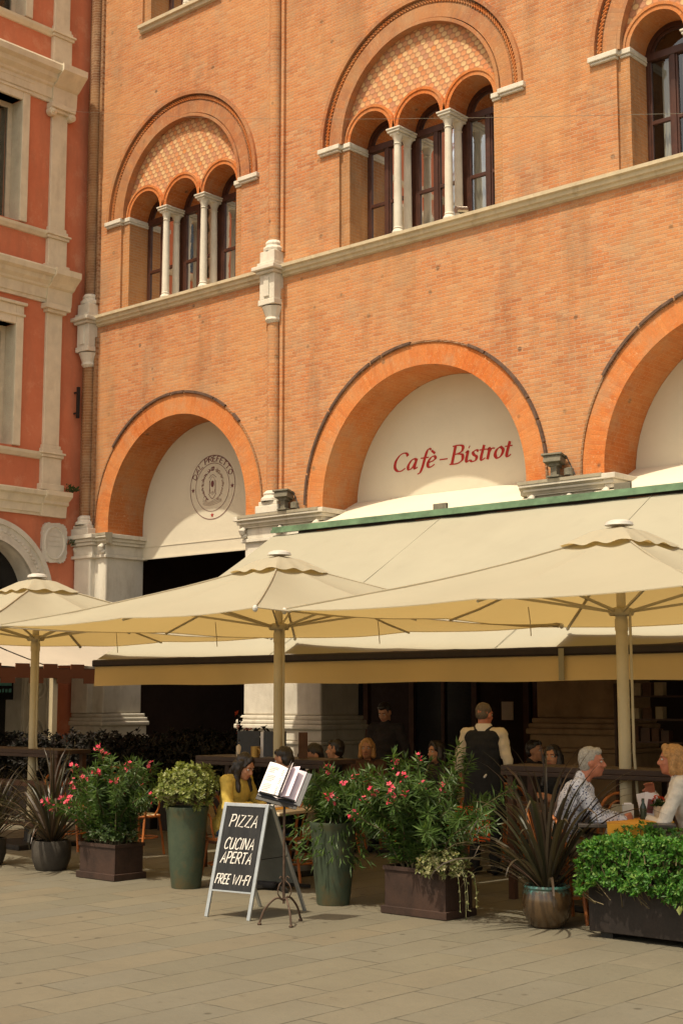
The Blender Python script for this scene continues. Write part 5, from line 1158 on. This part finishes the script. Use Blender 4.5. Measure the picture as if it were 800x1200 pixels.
def person(label, loc, rz, J, skin='skin', top='black cloth', bottom='denim', hair='dark hair', style='short', sleeve=1.0, shoes='black cloth', vox=.0095, vest=None, apron=None, group=None, hy=0.0, hp=0.0, hr=0.0, bulk=1.0, palms=None, curl=.5):
    """J holds joints in the figure's own frame (facing +Y)"""
    t = thing('person', label, 'person', loc, rz, group); J = {k: Vector(v) for k, v in J.items()}; Y = Vector((0, 1, 0))
    R = Euler((hp, hr, hy), 'XYZ').to_matrix(); hc = J['head']; b = MB(); fd = (J['chest']-J['pelvis']).cross(Vector((1, 0, 0))); fd = -fd.normalized() if fd.length > 1e-4 else Y
    def torso(b, g, gh=0.0):
        p, c = J['pelvis'], J['chest']; m = p.lerp(c, .45)
        b.cap(p+Vector((-.06, 0, 0)), p+Vector((.06, 0, 0)), .118*bulk+g, .118*bulk+g, .95, Y); b.cap(p, m, .145*bulk+g+gh, .140*bulk+g, .78, Y, 18); b.cap(m, c, .140*bulk+g, .165*bulk+g, .70, Y, 18)
        b.cap(J['shL'], J['shR'], .056*bulk+g, .056*bulk+g, 1, Y); b.cap(c, c.lerp(J['neck'], .7), .15*bulk+g, .085+g, .66, Y, 16)
    torso(b, -.004); nk = J['neck']; b.cap(nk-Vector((0, 0, .03)), hc+R @ Vector((0, -.02, -.06)), .058*bulk**.5, .052, n=14); head(b, hc, R)
    for s in 'LR':
        sg = -1 if s == 'L' else 1
        b.cap(J['sh'+s], J['el'+s], .047*bulk**.5, .039, n=12); b.cap(J['el'+s], J['wr'+s], .040, .026, n=12)
        d = (J['wr'+s]-J['el'+s]); hd = J.get('hd'+s, J['wr'+s]+d)-J['wr'+s]; pv = Vector(palms[s]) if palms else Vector((-sg, 0, -.3)); hand(b, J['wr'+s], hd, pv, curl, sg)
        hip = J['pelvis']+Vector((sg*.088, 0, -.03)); b.cap(hip, J['kn'+s], .082*bulk, .056, n=14); b.cap(J['kn'+s], J['an'+s], .055, .036, n=12)
        f = J.get('toe'+s, J['an'+s]+Vector((0, .15, -.045))); b.cap(J['an'+s]+Vector((0, -.03, -.045)), f, .036, .03, n=10)
    bd = remeshed(b, 'body', M(skin), t, vox, 2)
    V = lambda x, y, z: hc+R @ Vector((x, y, z))
    for s in (-1, 1):
        e = MB(); e.ell(V(s*.031, .078, .008), (.0125, .010, .0085), R, 10, 8); eo = e.build('eye', M('eye white'), t, smooth=True); e = MB(); e.ell(V(s*.031, .0855, .008), (.0055, .003, .0055), R, 8, 6); e.build('iris', M('iris'), eo, smooth=True)
        e = MB(); e.cap(V(s*.016, .090, .030), V(s*.046, .080, .031), .0045, .003, n=6); e.build('eyebrow', M(hair if hair != 'blond hair' else 'cropped hair'), t)
    e = MB(); e.cap(V(-.019, .0895, -.062), V(.019, .0895, -.062), .0042, .0042, n=8); e.build('mouth', M('lip'), t, smooth=True)
    # trousers
    b = MB(); p = J['pelvis']; b.cap(p+Vector((-.06, 0, 0)), p+Vector((.06, 0, 0)), .128*bulk, .128*bulk, .95, Y); b.cap(p, p.lerp(J['chest'], .28), .15*bulk, .147*bulk, .8, Y, 16)
    for s in 'LR':
        sg = -1 if s == 'L' else 1; hip = p+Vector((sg*.088, 0, -.03)); b.cap(hip, J['kn'+s], .094*bulk, .069, n=14); b.cap(J['kn'+s], J['kn'+s].lerp(J['an'+s], .92), .068, .055, n=12)
    remeshed(b, 'trousers', M(bottom), t, .012, 2)
    for s in 'LR':
        b = MB(); f = J.get('toe'+s, J['an'+s]+Vector((0, .15, -.045))); a = J['an'+s]+Vector((0, -.035, -.045)); b.cap(a, f, .043, .038, .9, n=12); b.cap(a+Vector((0, .02, .0)), J['an'+s]+Vector((0, 0, .02)), .045, .045, n=10); remeshed(b, 'shoe', M(shoes), t, .012, 2)
    # top with sleeves
    b = MB(); torso(b, .014); b.cap(J['neck']-Vector((0, 0, .045)), J['neck']+Vector((0, .004, .0)), .072, .066, n=14)
    for s in 'LR':
        b.cap(J['sh'+s], J['el'+s], .062*bulk**.5, .054, n=12)
        b.cap(J['el'+s], J['el'+s].lerp(J['wr'+s], max(.05, sleeve*.95)), .054, .040 if sleeve > .7 else .052, n=12)
        if sleeve < .7: q = J['el'+s].lerp(J['wr'+s], sleeve); b.cap(q-(J['wr'+s]-J['el'+s]).normalized()*.015, q, .055, .055, n=12)
    remeshed(b, 'jumper' if 'wool' in top else ('coat' if 'coat' in top else 'shirt'), M(top), t, .011, 2)
    if vest:
        b = MB(); p, c = J['pelvis'], J['chest']; m_ = p.lerp(c, .45)
        b.cap(p+Vector((-.06, 0, 0)), p+Vector((.06, 0, 0)), .142*bulk, .142*bulk, .95, Y); b.cap(p, m_, .172*bulk, .168*bulk, .80, Y, 18); b.cap(m_, c, .168*bulk, .192*bulk, .74, Y, 18); b.cap(c, c+Vector((0, 0, .06)), .192*bulk, .16*bulk, .74, Y, 16)
        b.cap(c+Vector((-.125, -.012, .10)), c+Vector((.125, -.012, .10)), .092, .092, 1, Y)
        for sg in (-1, 1): b.cap(J['neck']+Vector((sg*.06, 0, -.035)), c+Vector((sg*.12, 0, .11)), .066, .074, 1, Y)
        remeshed(b, 'waistcoat', M(vest), t, .011, 2)
        b = MB(); n_ = J['neck']; b.lathe([(.070, -.02), (.092, -.025), (.084, .035), (.072, .05), (.066, .03), (.070, -.02)], n_, 16); b.build('collar', M('white wool'), t, smooth=True)
    if apron:
        b = MB(); b.lathe([(.185, p.z+.10), (.205, p.z-.1), (.225, p.z-.42), (.21, p.z-.42), (.18, p.z+.05)], (p.x, p.y, 0), 24, sy=.85); b.build('apron', M(apron), t, smooth=True)
        b = MB(); b.cap((p.x+.06, p.y-.172, p.z+.03), (p.x+.075, p.y-.172, p.z+.05), .012, .010, n=8); b.build('apron_knot', M('white wool'), t)
    # hair
    b = MB()
    if style == 'short': b.ell(V(0, -.020, .036), (.079, .091, .094), R, 18, 12); b.ell(V(0, -.045, -.01), (.074, .060, .075), R, 14, 10); b.ell(V(0, .045, .088), (.058, .04, .032), R, 12, 8)
    elif style == 'crop': b.ell(V(0, -.018, .048), (.0775, .090, .078), R, 18, 12); b.ell(V(0, -.040, .005), (.0735, .066, .065), R, 14, 10)
    elif style == 'bob':
        b.ell(V(0, -.022, .036), (.088, .096, .096), R, 18, 12)
        for s in (-1, 1): b.cap(V(s*.066, -.005, .04), V(s*.074, .004, -.085), .034, .034, n=10); b.cap(V(s*.045, -.06, .0), V(s*.05, -.055, -.10), .045, .036, n=10); b.cap(V(s*.012, .05, .105), V(s*.062, .052, .035), .026, .018, n=8)
    elif style == 'long':
        b.ell(V(0, -.022, .036), (.084, .096, .096), R, 18, 12)
        for s in (-1, 1):
            b.cap(V(s*.060, .0, .05), V(s*.078, .008, -.10), .034, .036, n=10); b.cap(V(s*.078, .008, -.10), J['chest']+Vector((s*.10, .11, .02)), .037, .020, n=10); b.cap(V(s*.05, -.05, 0), J['chest']+Vector((s*.06, -.12, -.02)), .05, .03, n=10); b.cap(V(s*.006, .045, .108), V(s*.062, .05, .03), .022, .014, n=8)
    remeshed(b, 'hair', M(hair), t, .008, 1)
    return t
def sit(lean=.05, hd=.0, arms=None, zs=.47, legs=.42, tw=0.0):
    J = dict(pelvis=(0, 0, zs+.09), chest=(0, lean, zs+.40), neck=(0, lean*1.35, zs+.575), head=(0, lean*1.6+.03+hd, zs+.70), shL=(-.17, lean*1.2, zs+.51), shR=(.17, lean*1.2, zs+.51),
             knL=(-.11, legs, zs+.05), knR=(.11, legs, zs+.05), anL=(-.11, legs+.02, .09), anR=(.11, legs+.02, .09), elL=(-.23, lean+.10, zs+.27), elR=(.23, lean+.10, zs+.27), wrL=(-.10, lean+.32, zs+.31), wrR=(.10, lean+.32, zs+.31))
    if arms: J.update(arms)
    return J
def stand(h=0.0, arms=None):
    J = dict(pelvis=(0, 0, .95), chest=(0, .01, 1.27), neck=(0, .005, 1.46), head=(0, .03, 1.595), shL=(-.185, 0, 1.40), shR=(.185, 0, 1.40), knL=(-.10, .02, .50), knR=(.10, .02, .50), anL=(-.11, -.02, .09), anR=(.11, -.02, .09),
             elL=(-.265, -.03, 1.12), elR=(.265, -.03, 1.12), wrL=(-.255, .09, .89), wrR=(.255, .09, .89))
    if arms: J.update(arms)
    return J
def ground_at(px, py, Y, dz=0): p = at(px, py, Y); return (p.x, p.y, dz)
face = lambda dx, dy: math.atan2(-dx, dy)
SEAT = 'people seated at the café tables'

# woman in yellow, writing
yw = ground_at(268, 900, 9.72); rz = face(.97, .19)
person('woman in a yellow jumper with long dark hair bent over her table', yw, rz, sit(.08, .02, dict(elL=(-.24, .16, .74), elR=(.24, .16, .74), wrL=(-.07, .36, .755), wrR=(.10, .34, .755), hdL=(.0, .45, .75), hdR=(.02, .43, .75), head=(.01, .19, 1.115))), top='yellow wool', bottom='denim', style='long', hp=-.45, hy=-.1, palms=dict(L=(0, 0, -1), R=(0, 0, -1)), curl=.7)
c0 = make_chair('cane chair the woman in yellow sits on, left of the chalkboard', (yw[0], yw[1], 0), rz)
def chair(px, py, Y, rz, label, xy=None):
    p = xy or ground_at(px, py, Y); return dup(c0, (p[0], p[1], 0), rz, label)
tb = Vector((yw[0], yw[1], 0))+Vector((.97, .19, 0))*.50
t1_ = make_table('small table of the woman in yellow behind the chalkboard', (tb.x+.10, tb.y, 0), rz, .95, .62, 'beige top')
b = MB(); Rz = Matrix.Rotation(rz, 3, 'Z')
def on(t, dx, dy, z): q = Matrix.Rotation(t.rotation_euler.z, 3, 'Z') @ Vector((dx, dy, 0)); return Vector((t.location.x+q.x, t.location.y+q.y, z))
b.box(on(t1_, .05, -.05, .7425), (.42, .30, .004), Rz); ym = b.build('placemat', M('yellow cloth')); tag(ym, 'yellow placemat on the table of the woman in yellow', 'placemat')
b = MB(); b.box(on(t1_, -.08, -.14, .748), (.30, .21, .006), Rz); pp = b.build('paper_sheet', M('paper')); tag(pp, 'white sheet of paper under the hands of the woman in yellow', 'paper')
# person opposite, half hidden by the menu
p2 = ground_at(345, 895, 10.2); r2 = face(-.9, -.1)
person('dark-haired person in jeans behind the open menu', p2, r2, sit(.06), top='black cloth', bottom='denim', style='short', hp=-.3); chair(0, 0, 0, r2, 'cane chair of the person hidden by the open menu', p2)
p3 = ground_at(383, 888, 11.3); r3 = face(-.5, -.8)
person('person with dark hair raising a hand to the forehead beside the menu', p3, r3, sit(.07, 0, dict(elR=(.30, .20, .92), wrR=(.12, .26, 1.17), hdR=(.0, .22, 1.24))), top='dark coat', bottom='black cloth', hp=-.35, skin='skin', palms=dict(L=(0, 0, -1), R=(0, -1, 0))); chair(0, 0, 0, r3, 'cane chair of the person with a hand to the forehead', p3)
# waiter
pw = ground_at(566, 830, 12.0); person('waiter in white shirt and black waistcoat standing with his back turned', pw, math.radians(41.4-24), stand(), top='shirt', bottom='black cloth', hair='cropped hair', style='crop', sleeve=.25, vest='black cloth', apron='black cloth', hy=-.35, hp=-.1, skin='red skin', bulk=1.06)
# the couple at the right-hand table
pm = ground_at(655, 900, 9.92); rm = face(.84, .50)
person('grey-haired man in a speckled blue and white shirt leaning on his table', pm, rm, sit(.13, .02, dict(elL=(-.25, .30, .82), elR=(.25, .30, .82), wrL=(-.10, .50, .805), wrR=(.06, .50, .805), hdL=(0.02, .56, .82), hdR=(-.02, .57, .82)), zs=.55), skin='red skin', top='speckled shirt', bottom='khaki', hair='grey hair', style='short', bulk=1.10, hy=-.05, palms=dict(L=(1, 0, 0), R=(-1, 0, 0)), curl=1.1)
chair(0, 0, 0, rm, 'cane chair under the man in the speckled shirt', pm)
pf = ground_at(815, 890, 10.5); rf = face(-.90, -.42)
person('blonde woman in a white jumper leaning towards the man in the speckled shirt', pf, rf, sit(.10, .0, dict(elL=(-.26, .26, .78), elR=(.25, .30, .80), wrL=(-.02, .40, .80), wrR=(.14, .36, 1.0), hdL=(.05, .44, .80), hdR=(.08, .38, 1.07)), zs=.57), skin='red skin', top='white wool', bottom='khaki', hair='blond hair', style='bob', palms=dict(L=(0, 0, -1), R=(-1, 0, 0)), curl=.9, hy=.15)
chair(0, 0, 0, rf, 'cane chair under the blonde woman in white', pf)
tc = (Vector(pm)+Vector(pf))/2; tc = Vector((tc.x, tc.y-.06, 0)); rt = face(pf[0]-pm[0], pf[1]-pm[1])+PI/2
t2_ = make_table('dark table with a yellow runner between the older couple', tc, rt, .74, .80, 'table top', .80)
R2 = Matrix.Rotation(rt, 3, 'Z')
def small(name, label, cat, mbs):
    t = thing(name, label, cat, mbs[0], world=True)
    for nm, mb, mt in mbs[1:]: mb.build(nm, M(mt), t, smooth=40)
    return t
b = MB(); b.box(on(t2_, 0, -.12, .8025), (.30, .58, .004), R2); b.box(on(t2_, 0, -.413, .75), (.30, .004, .105), R2); b.box(on(t2_, .12, -.05, .8035), (.5, .28, .004), R2); tag(b.build('table_runner', M('yellow cloth')), 'yellow cloth runner across the older couple\'s table', 'runner')
q = at(735, 945, 10.28); q = Vector((q.x, q.y, .805)); b1 = MB(); b1.box(q+Vector((0, 0, .055)), (.09, .075, .11), R2); b2 = MB(); b2.box(q+Vector((0, 0, .112)), (.06, .012, .02), R2); small('napkin_holder', 'white napkin box on the yellow runner by the man\'s hands', 'napkin holder', [q, ('box', b1, 'white plastic'), ('napkin', b2, 'paper')])
q = at(757, 945, 10.38); q = Vector((q.x, q.y, .805)); t = thing('menu_cards', 'tilted printed cards standing on the older couple\'s table', 'menu cards', q, world=True)
for k, (a, mt) in enumerate(((.25, 'paper'), (-.15, 'paper'))):
    b = MB(); R_ = Matrix.Rotation(YAW+a, 3, 'Z') @ Matrix.Rotation(.18*(1 if k else -1), 3, 'Y'); c = q+Vector((-.02+.04*k, .02*k, .105)); b.box(c, (.105, .004, .19), R_); cd = b.build('card', M(mt), t); b = MB(); b.box(c+R_ @ Vector((.004, -.0035, -.01)), (.05, .002, .11), R_); b.build('picture', M('ink'), cd)
q = at(753, 947, 10.25); q = Vector((q.x, q.y, .805)); b1 = MB(); b1.lathe([(.001, 0), (.026, 0), (.027, .08), (.024, .10), (.011, .13), (.011, .165), (.001, .166)], q, 14); small('oil_bottle', 'small dark bottle before the printed cards', 'bottle', [q, ('bottle', b1, 'bottle glass')])
q = at(771, 948, 10.40); q = Vector((q.x, q.y, .805)); b1 = MB(); b1.lathe([(.001, 0), (.034, 0), (.04, .10), (.036, .10), (.034, .09)], q, 16); b2 = MB(); random.seed(3)
for i in range(70): v = rvec(); v.z = abs(v.z)*.8; b2.leaf(q+Vector((0, 0, .10))+v*rnd(0, .05), v, rvec(), rnd(.03, .055), .02)
b3 = MB()
for i in range(7): v = rvec(); v.z = abs(v.z)+.3; flower(b3, q+Vector((0, 0, .13))+v*.04, v, .022)
t = small('flower_pot', 'little terracotta pot of red-orange flowers on the older couple\'s table', 'flower pot', [q, ('pot', b1, 'cream card'), ('leaves', b2, 'weed leaf'), ('flowers', b3, 'red petal')])
q = at(716, 950, 10.15); b = MB(); q = Vector((q.x, q.y, .808)); b.lathe([(.001, 0), (.07, 0), (.12, .014), (.115, .016), (.07, .004), (.001, .004)], q, 24); tag(b.build('plate', M('table top'), None, smooth=40), 'dark plate before the man in the speckled shirt', 'plate')

# other seats and tables in the shade
chair(495, 1000, 10.35, face(.6, .8), 'empty cane chair behind the planter with the variegated bush')
chair(665, 1040, 9.95, face(.3, .95), 'empty cane chair behind the turquoise-rimmed flax pot')
chair(165, 1000, 10.9, face(-.2, .98), 'empty cane chair behind the left oleander planter')
chair(82, 1000, 10.7, face(.9, .4), 'empty cane chair behind the left flax pot, yellow cushion on it')
p = ground_at(84, 960, 10.7); b = MB(); b.box(Vector((p[0], p[1], .49)), (.34, .34, .05), Matrix.Rotation(.4, 3, 'Z')); tag(b.build('cushion', M('yellow cloth'), None, bevel=.02), 'yellow cushion on the cane chair behind the left flax pot', 'cushion')
p = ground_at(512, 950, 10.6); t3_ = make_table('table under a vivid orange cloth behind the tall oleander', p, YAW, .85, .8, 'beige top')
b = MB(); b.bb(-.44, .44, -.415, .415, .742, .748); b.bb(-.44, .44, -.42, -.415, .50, .747); b.bb(-.445, -.44, -.415, .415, .52, .746); oc = b.build('tablecloth', M('orange cloth')); oc.location = (p[0], p[1], 0); oc.rotation_euler.z = YAW; tag(oc, 'vivid orange tablecloth behind the tall oleander', 'tablecloth')
for k, (dx, dy) in enumerate(((-.12, -.1), (.1, .06))):
    q = on(t3_, dx, dy, .749); b = MB(); b.lathe([(.001, 0), (.03, 0), (.032, .004), (.005, .008), (.005, .08), (.035, .11), (.04, .16), (.034, .20), (.032, .20), (.037, .16), (.03, .112), (.001, .09)], q, 16); tag(b.build('wine_glass', M('clear glass'), None, smooth=40), ('wine glass on the orange cloth, the one nearer the piazza', 'wine glass on the orange cloth, the one nearer the palazzo')[k], 'glass', 'wine glasses on the orange cloth')
# high tables round the parasol poles
bt1 = bar_table('dark wooden high table around the left parasol pole', -16.4, -13.7, 10.5, 11.0, 1.16)
bt2 = bar_table('dark wooden high table around the middle parasol pole', -11.35, -9.5, 10.52, 11.0, 1.16)
bt3 = bar_table('dark wooden high table around the right parasol pole behind the couple', -7.5, -5.75, 10.66, 11.1, 1.17)
for k, (px, lb) in enumerate(((291, 'dark menu board with a round dish picture, left of the white sign slip'), (322, 'dark menu board with a round dish picture, beside the middle parasol pole'))):
    q = at(px, 880, 10.7); q = Vector((q.x, q.y, 1.161)); t = thing('menu_board', lb, 'menu board', q, world=True, group='menu boards on the middle high table'); R_ = Matrix.Rotation(YAW, 3, 'Z') @ Matrix.Rotation(-.12, 3, 'X')
    b = MB(); b.box(q+Vector((0, 0, .135)), (.235, .012, .26), R_); bo = b.build('board', M('leatherette'), t, bevel=.002); b = MB(); c = q+Vector((0, 0, .10)); n_ = R_ @ Vector((0, -.0085, 0))
    b.add([c+n_+R_ @ Vector((.055*math.cos(2*PI*i/20)+.03, 0, .05*math.sin(2*PI*i/20))) for i in range(20)], [tuple(range(20))]); b.build('dish_picture', M('terracotta'), bo, fix=False)
    b = MB(); b.add([c+n_*1.12+R_ @ Vector((.038*math.cos(2*PI*i/16)+.03, 0, .032*math.sin(2*PI*i/16))) for i in range(16)], [tuple(range(16))]); b.build('sauce_picture', M('red sauce'), bo, fix=False)
q = at(308, 885, 10.66); b = MB(); b.box(Vector((q.x, q.y, 1.161+.13)), (.05, .006, .26), Matrix.Rotation(YAW, 3, 'Z')); tag(b.build('paper_slip', M('paper')), 'narrow white slip standing between the two dark menu boards', 'card')
q = at(299, 885, 10.6); q = Vector((q.x, q.y, 1.161)); b1 = MB(); b1.lathe([(.001, 0), (.045, 0), (.047, .11), (.042, .11), (.04, .01)], q, 18); b2 = MB(); b2.tube([q+Vector((.045, -.01, .09)), q+Vector((.075, -.01, .075)), q+Vector((.075, -.01, .04)), q+Vector((.045, -.01, .025))], .006, 6); small('copper_mug', 'copper mug with a handle before the menu boards', 'mug', [q, ('mug', b1, 'brass'), ('handle', b2, 'brass')])
q = at(280, 885, 10.64); q = Vector((q.x, q.y, 1.161)); b1 = MB(); b1.lathe([(.001, 0), (.028, 0), (.03, .10), (.012, .13), (.012, .15)], q, 14); b2 = MB(); b2.lathe([(.014, .15), (.014, .175), (.001, .176)], q, 12); small('sauce_bottle', 'pale squat bottle left of the dark menu boards', 'bottle', [q, ('bottle', b1, 'cream card'), ('stopper', b2, 'iron')])
q = at(355, 885, 10.75); q = Vector((q.x, q.y, 1.161)); R_ = Matrix.Rotation(YAW+.5, 3, 'Z'); b = MB(); b.box(q+Vector((0, 0, .13)), (.10, .01, .26), R_); t = thing('menu_card', 'upright brown card at the right end of the middle high table', 'card', q, world=True); b.build('card', M('brown coat'), t)
q = at(722, 925, 10.98); q = Vector((q.x, q.y, .0)); 
# people deep in the shade
for px, py, Y, kind, d, kw, lb in (
    (452, 835, 13.6, 'stand', (.2, -.98), dict(top='dark coat', bottom='black cloth', hair='dark hair', hp=-.45), 'man in a dark padded coat standing deep in the shade'),
    (432, 880, 13.2, 'sit', (.5, -.85), dict(top='brown coat', bottom='black cloth', hair='blond hair', style='bob'), 'blonde person seated before the standing man in the dark coat'),
    (522, 885, 12.9, 'sit', (-.3, -.95), dict(top='dark coat', bottom='black cloth', hair='dark hair', style='bob'), 'dark-haired woman seated left of the waiter'),
    (652, 880, 12.6, 'sit', (.2, -.98), dict(top='black cloth', bottom='black cloth', hair='dark hair', style='long'), 'woman in dark sunglasses seated behind the grey-haired man'),
    (615, 895, 13.8, 'sit', (.9, .1), dict(top='dark coat', bottom='denim', hair='dark hair'), 'dark-clothed person seated right of the waiter'),
    (405, 900, 12.6, 'sit', (-.8, -.4), dict(top='black cloth', bottom='black cloth', hair='dark hair', style='short'), 'person in black seated behind the oleander vase')):
    p = ground_at(px, py, Y); r = face(*d); person(lb, p, r, stand() if kind == 'stand' else sit(.06), vox=.013, **kw)
    if kind == 'sit': chair(0, 0, 0, r, 'cane chair of the '+lb.split(' seated')[0], p)
p = ground_at(652, 880, 12.6); q = Vector(p)+Vector((.2*.18+.0, -.98*.18, 1.18)); b = MB()
for s in (-1, 1): b.ell(q+Vector((.98*s*.034, .2*s*.034, 0)), (.027, .012, .02), Matrix.Rotation(face(.2, -.98), 3, 'Z'), 10, 8)
b.bar(q+Vector((-.02, 0, .008)), q+Vector((.02, 0, .008)), .006, .006); tag(b.build('sunglasses', M('iron')), 'dark sunglasses worn by the woman behind the grey-haired man', 'sunglasses')
for px, Y, lb, d in ((470, 13.0, 'shaded café table before the standing man in the dark coat', 0), (600, 12.4, 'shaded café table right of the waiter', .3), (660, 12.0, 'shaded café table of the woman in sunglasses', 0), (130, 11.6, 'shaded café table behind the left oleander', .2)):
    p = ground_at(px, 900, Y); make_table(lb, p, d, .7, .7, 'brown wood')
for px, Y, d, lb in ((600, 12.9, (-.3, .95), 'empty cane chair beside the shaded table right of the waiter'), (420, 13.0, (0, 1), 'empty cane chair before the blonde person in the shade'), (120, 12.1, (.2, -.98), 'empty cane chair at the shaded table behind the left oleander'), (700, 12.2, (-.9, .2), 'empty cane chair behind the right high table')):
    p = ground_at(px, 900, Y); chair(0, 0, 0, face(*d), lb, p)
# notice and goods at the back of the arcade
b = MB(); q = at(594, 833, D+.80); b.bb(q.x-.12, q.x+.12, D+5.385, D+5.398, 1.7, 2.0)
q2 = at(594, 833, D+5.38); b = MB(); b.bb(q2.x-.13, q2.x+.13, D+5.38, D+5.397, q2.z-.17, q2.z+.17); tag(b.build('notice', M('cream card')), 'pale notice on the dark back wall right of the waiter', 'notice')
q = at(752, 850, 15.6); sh = thing('goods_shelf', 'shelf of small boxed goods in the shade right of the right parasol pole', 'shelf', (q.x, 15.6, 0), world=True)
b = MB()
for z in (1.25, 1.52, 1.80): b.bb(q.x-.30, q.x+.75, 15.5, 15.8, z-.02, z)
b.bb(q.x-.33, q.x-.30, 15.5, 15.8, 0, 1.95); b.bb(q.x+.75, q.x+.78, 15.5, 15.8, 0, 1.95); b.build('shelf', M('brown wood'), sh)
random.seed(12); nb = 0
for z in (1.25, 1.52, 1.80):
    x = q.x-.26
    while x < q.x+.3:
        w_ = rnd(.09, .13); h = rnd(.12, .18); b = MB(); b.bb(x, x+w_, 15.52, 15.62, z+.001, z+h); bo = b.build('box', M(random.choice(('khaki', 'brown coat', 'brown wood')))); tag(bo, 'small boxed goods on the shelf right of the right parasol pole', 'box', 'boxed goods on the shelf'); x += w_+rnd(.02, .06)
# shop sign on the dark door of the red house
sgn = thing('shop_sign', 'teal lettered sign with a peaked emblem on the dark doorway at the left edge', 'sign', (-17.9, 13.2, 2.0), world=True)
b = MB(); sy = 14.0; SX = XL+.12
b.bb(SX-.03, SX, AC-.72, AC+.60, 1.75, 2.35); b.build('board', M('dark glass door'), sgn)
fs = lambda a, z, h: (SX+.002+h, a, z)
b = MB()
for k in range(5): pen(b, [(14.50+.16*k, 2.14), (14.58+.16*k, 2.26 if k % 2 else 2.22), (14.66+.16*k, 2.14)], (.0, .0), .014, fs, smooth=False)
b.add([fs(14.2, 1.995, 0), fs(15.28, 1.995, 0), fs(15.28, 2.125, 0), fs(14.2, 2.125, 0)], [(0, 1, 2, 3)])
random.seed(6)
y = 14.22
while y < 15.26: w_ = rnd(.02, .07); b.add([fs(y, 1.88, 0), fs(y+w_, 1.88, 0), fs(y+w_, 1.88+rnd(.045, .07), 0), fs(y, 1.94, 0)], [(0, 1, 2, 3)]); y += w_+rnd(.012, .03)
b.build('lettering', M('teal paint'), sgn)

q = at(291, 834, 14.6); random.seed(40); t = pot('flowering_plant', 'red-flowering plant in the shade just left of the white pillar', q.x, 14.6, [(.001, 0), (.18, 0), (.22, .4), (.20, .4), (.19, .36)], 'dark pot', .35, .18, cat='plant')
b = MB(); S_ = stems_(b, (q.x, 14.6, .36), 12, 1.45, (.22, .2), .006, .1); b.build('stems', M('stem'), t); lf = MB()
for P in S_:
    for j in range(6, len(P)-1):
        for k in range(3): lf.leaf(P[j], rvec()+Vector((0, 0, .3)), rvec(), rnd(.06, .10), .035)
lf.build('leaves', M('hedge leaf'), t, fix=False); b = MB()
for P in sorted(S_, key=lambda P: -P[-1].z)[:5]:
    for k in range(3): v = rvec(); flower(b, P[-1]+v*.03, v+Vector((0, -1, .4)), .035)
b.build('flowers', M('red petal'), t, fix=False)
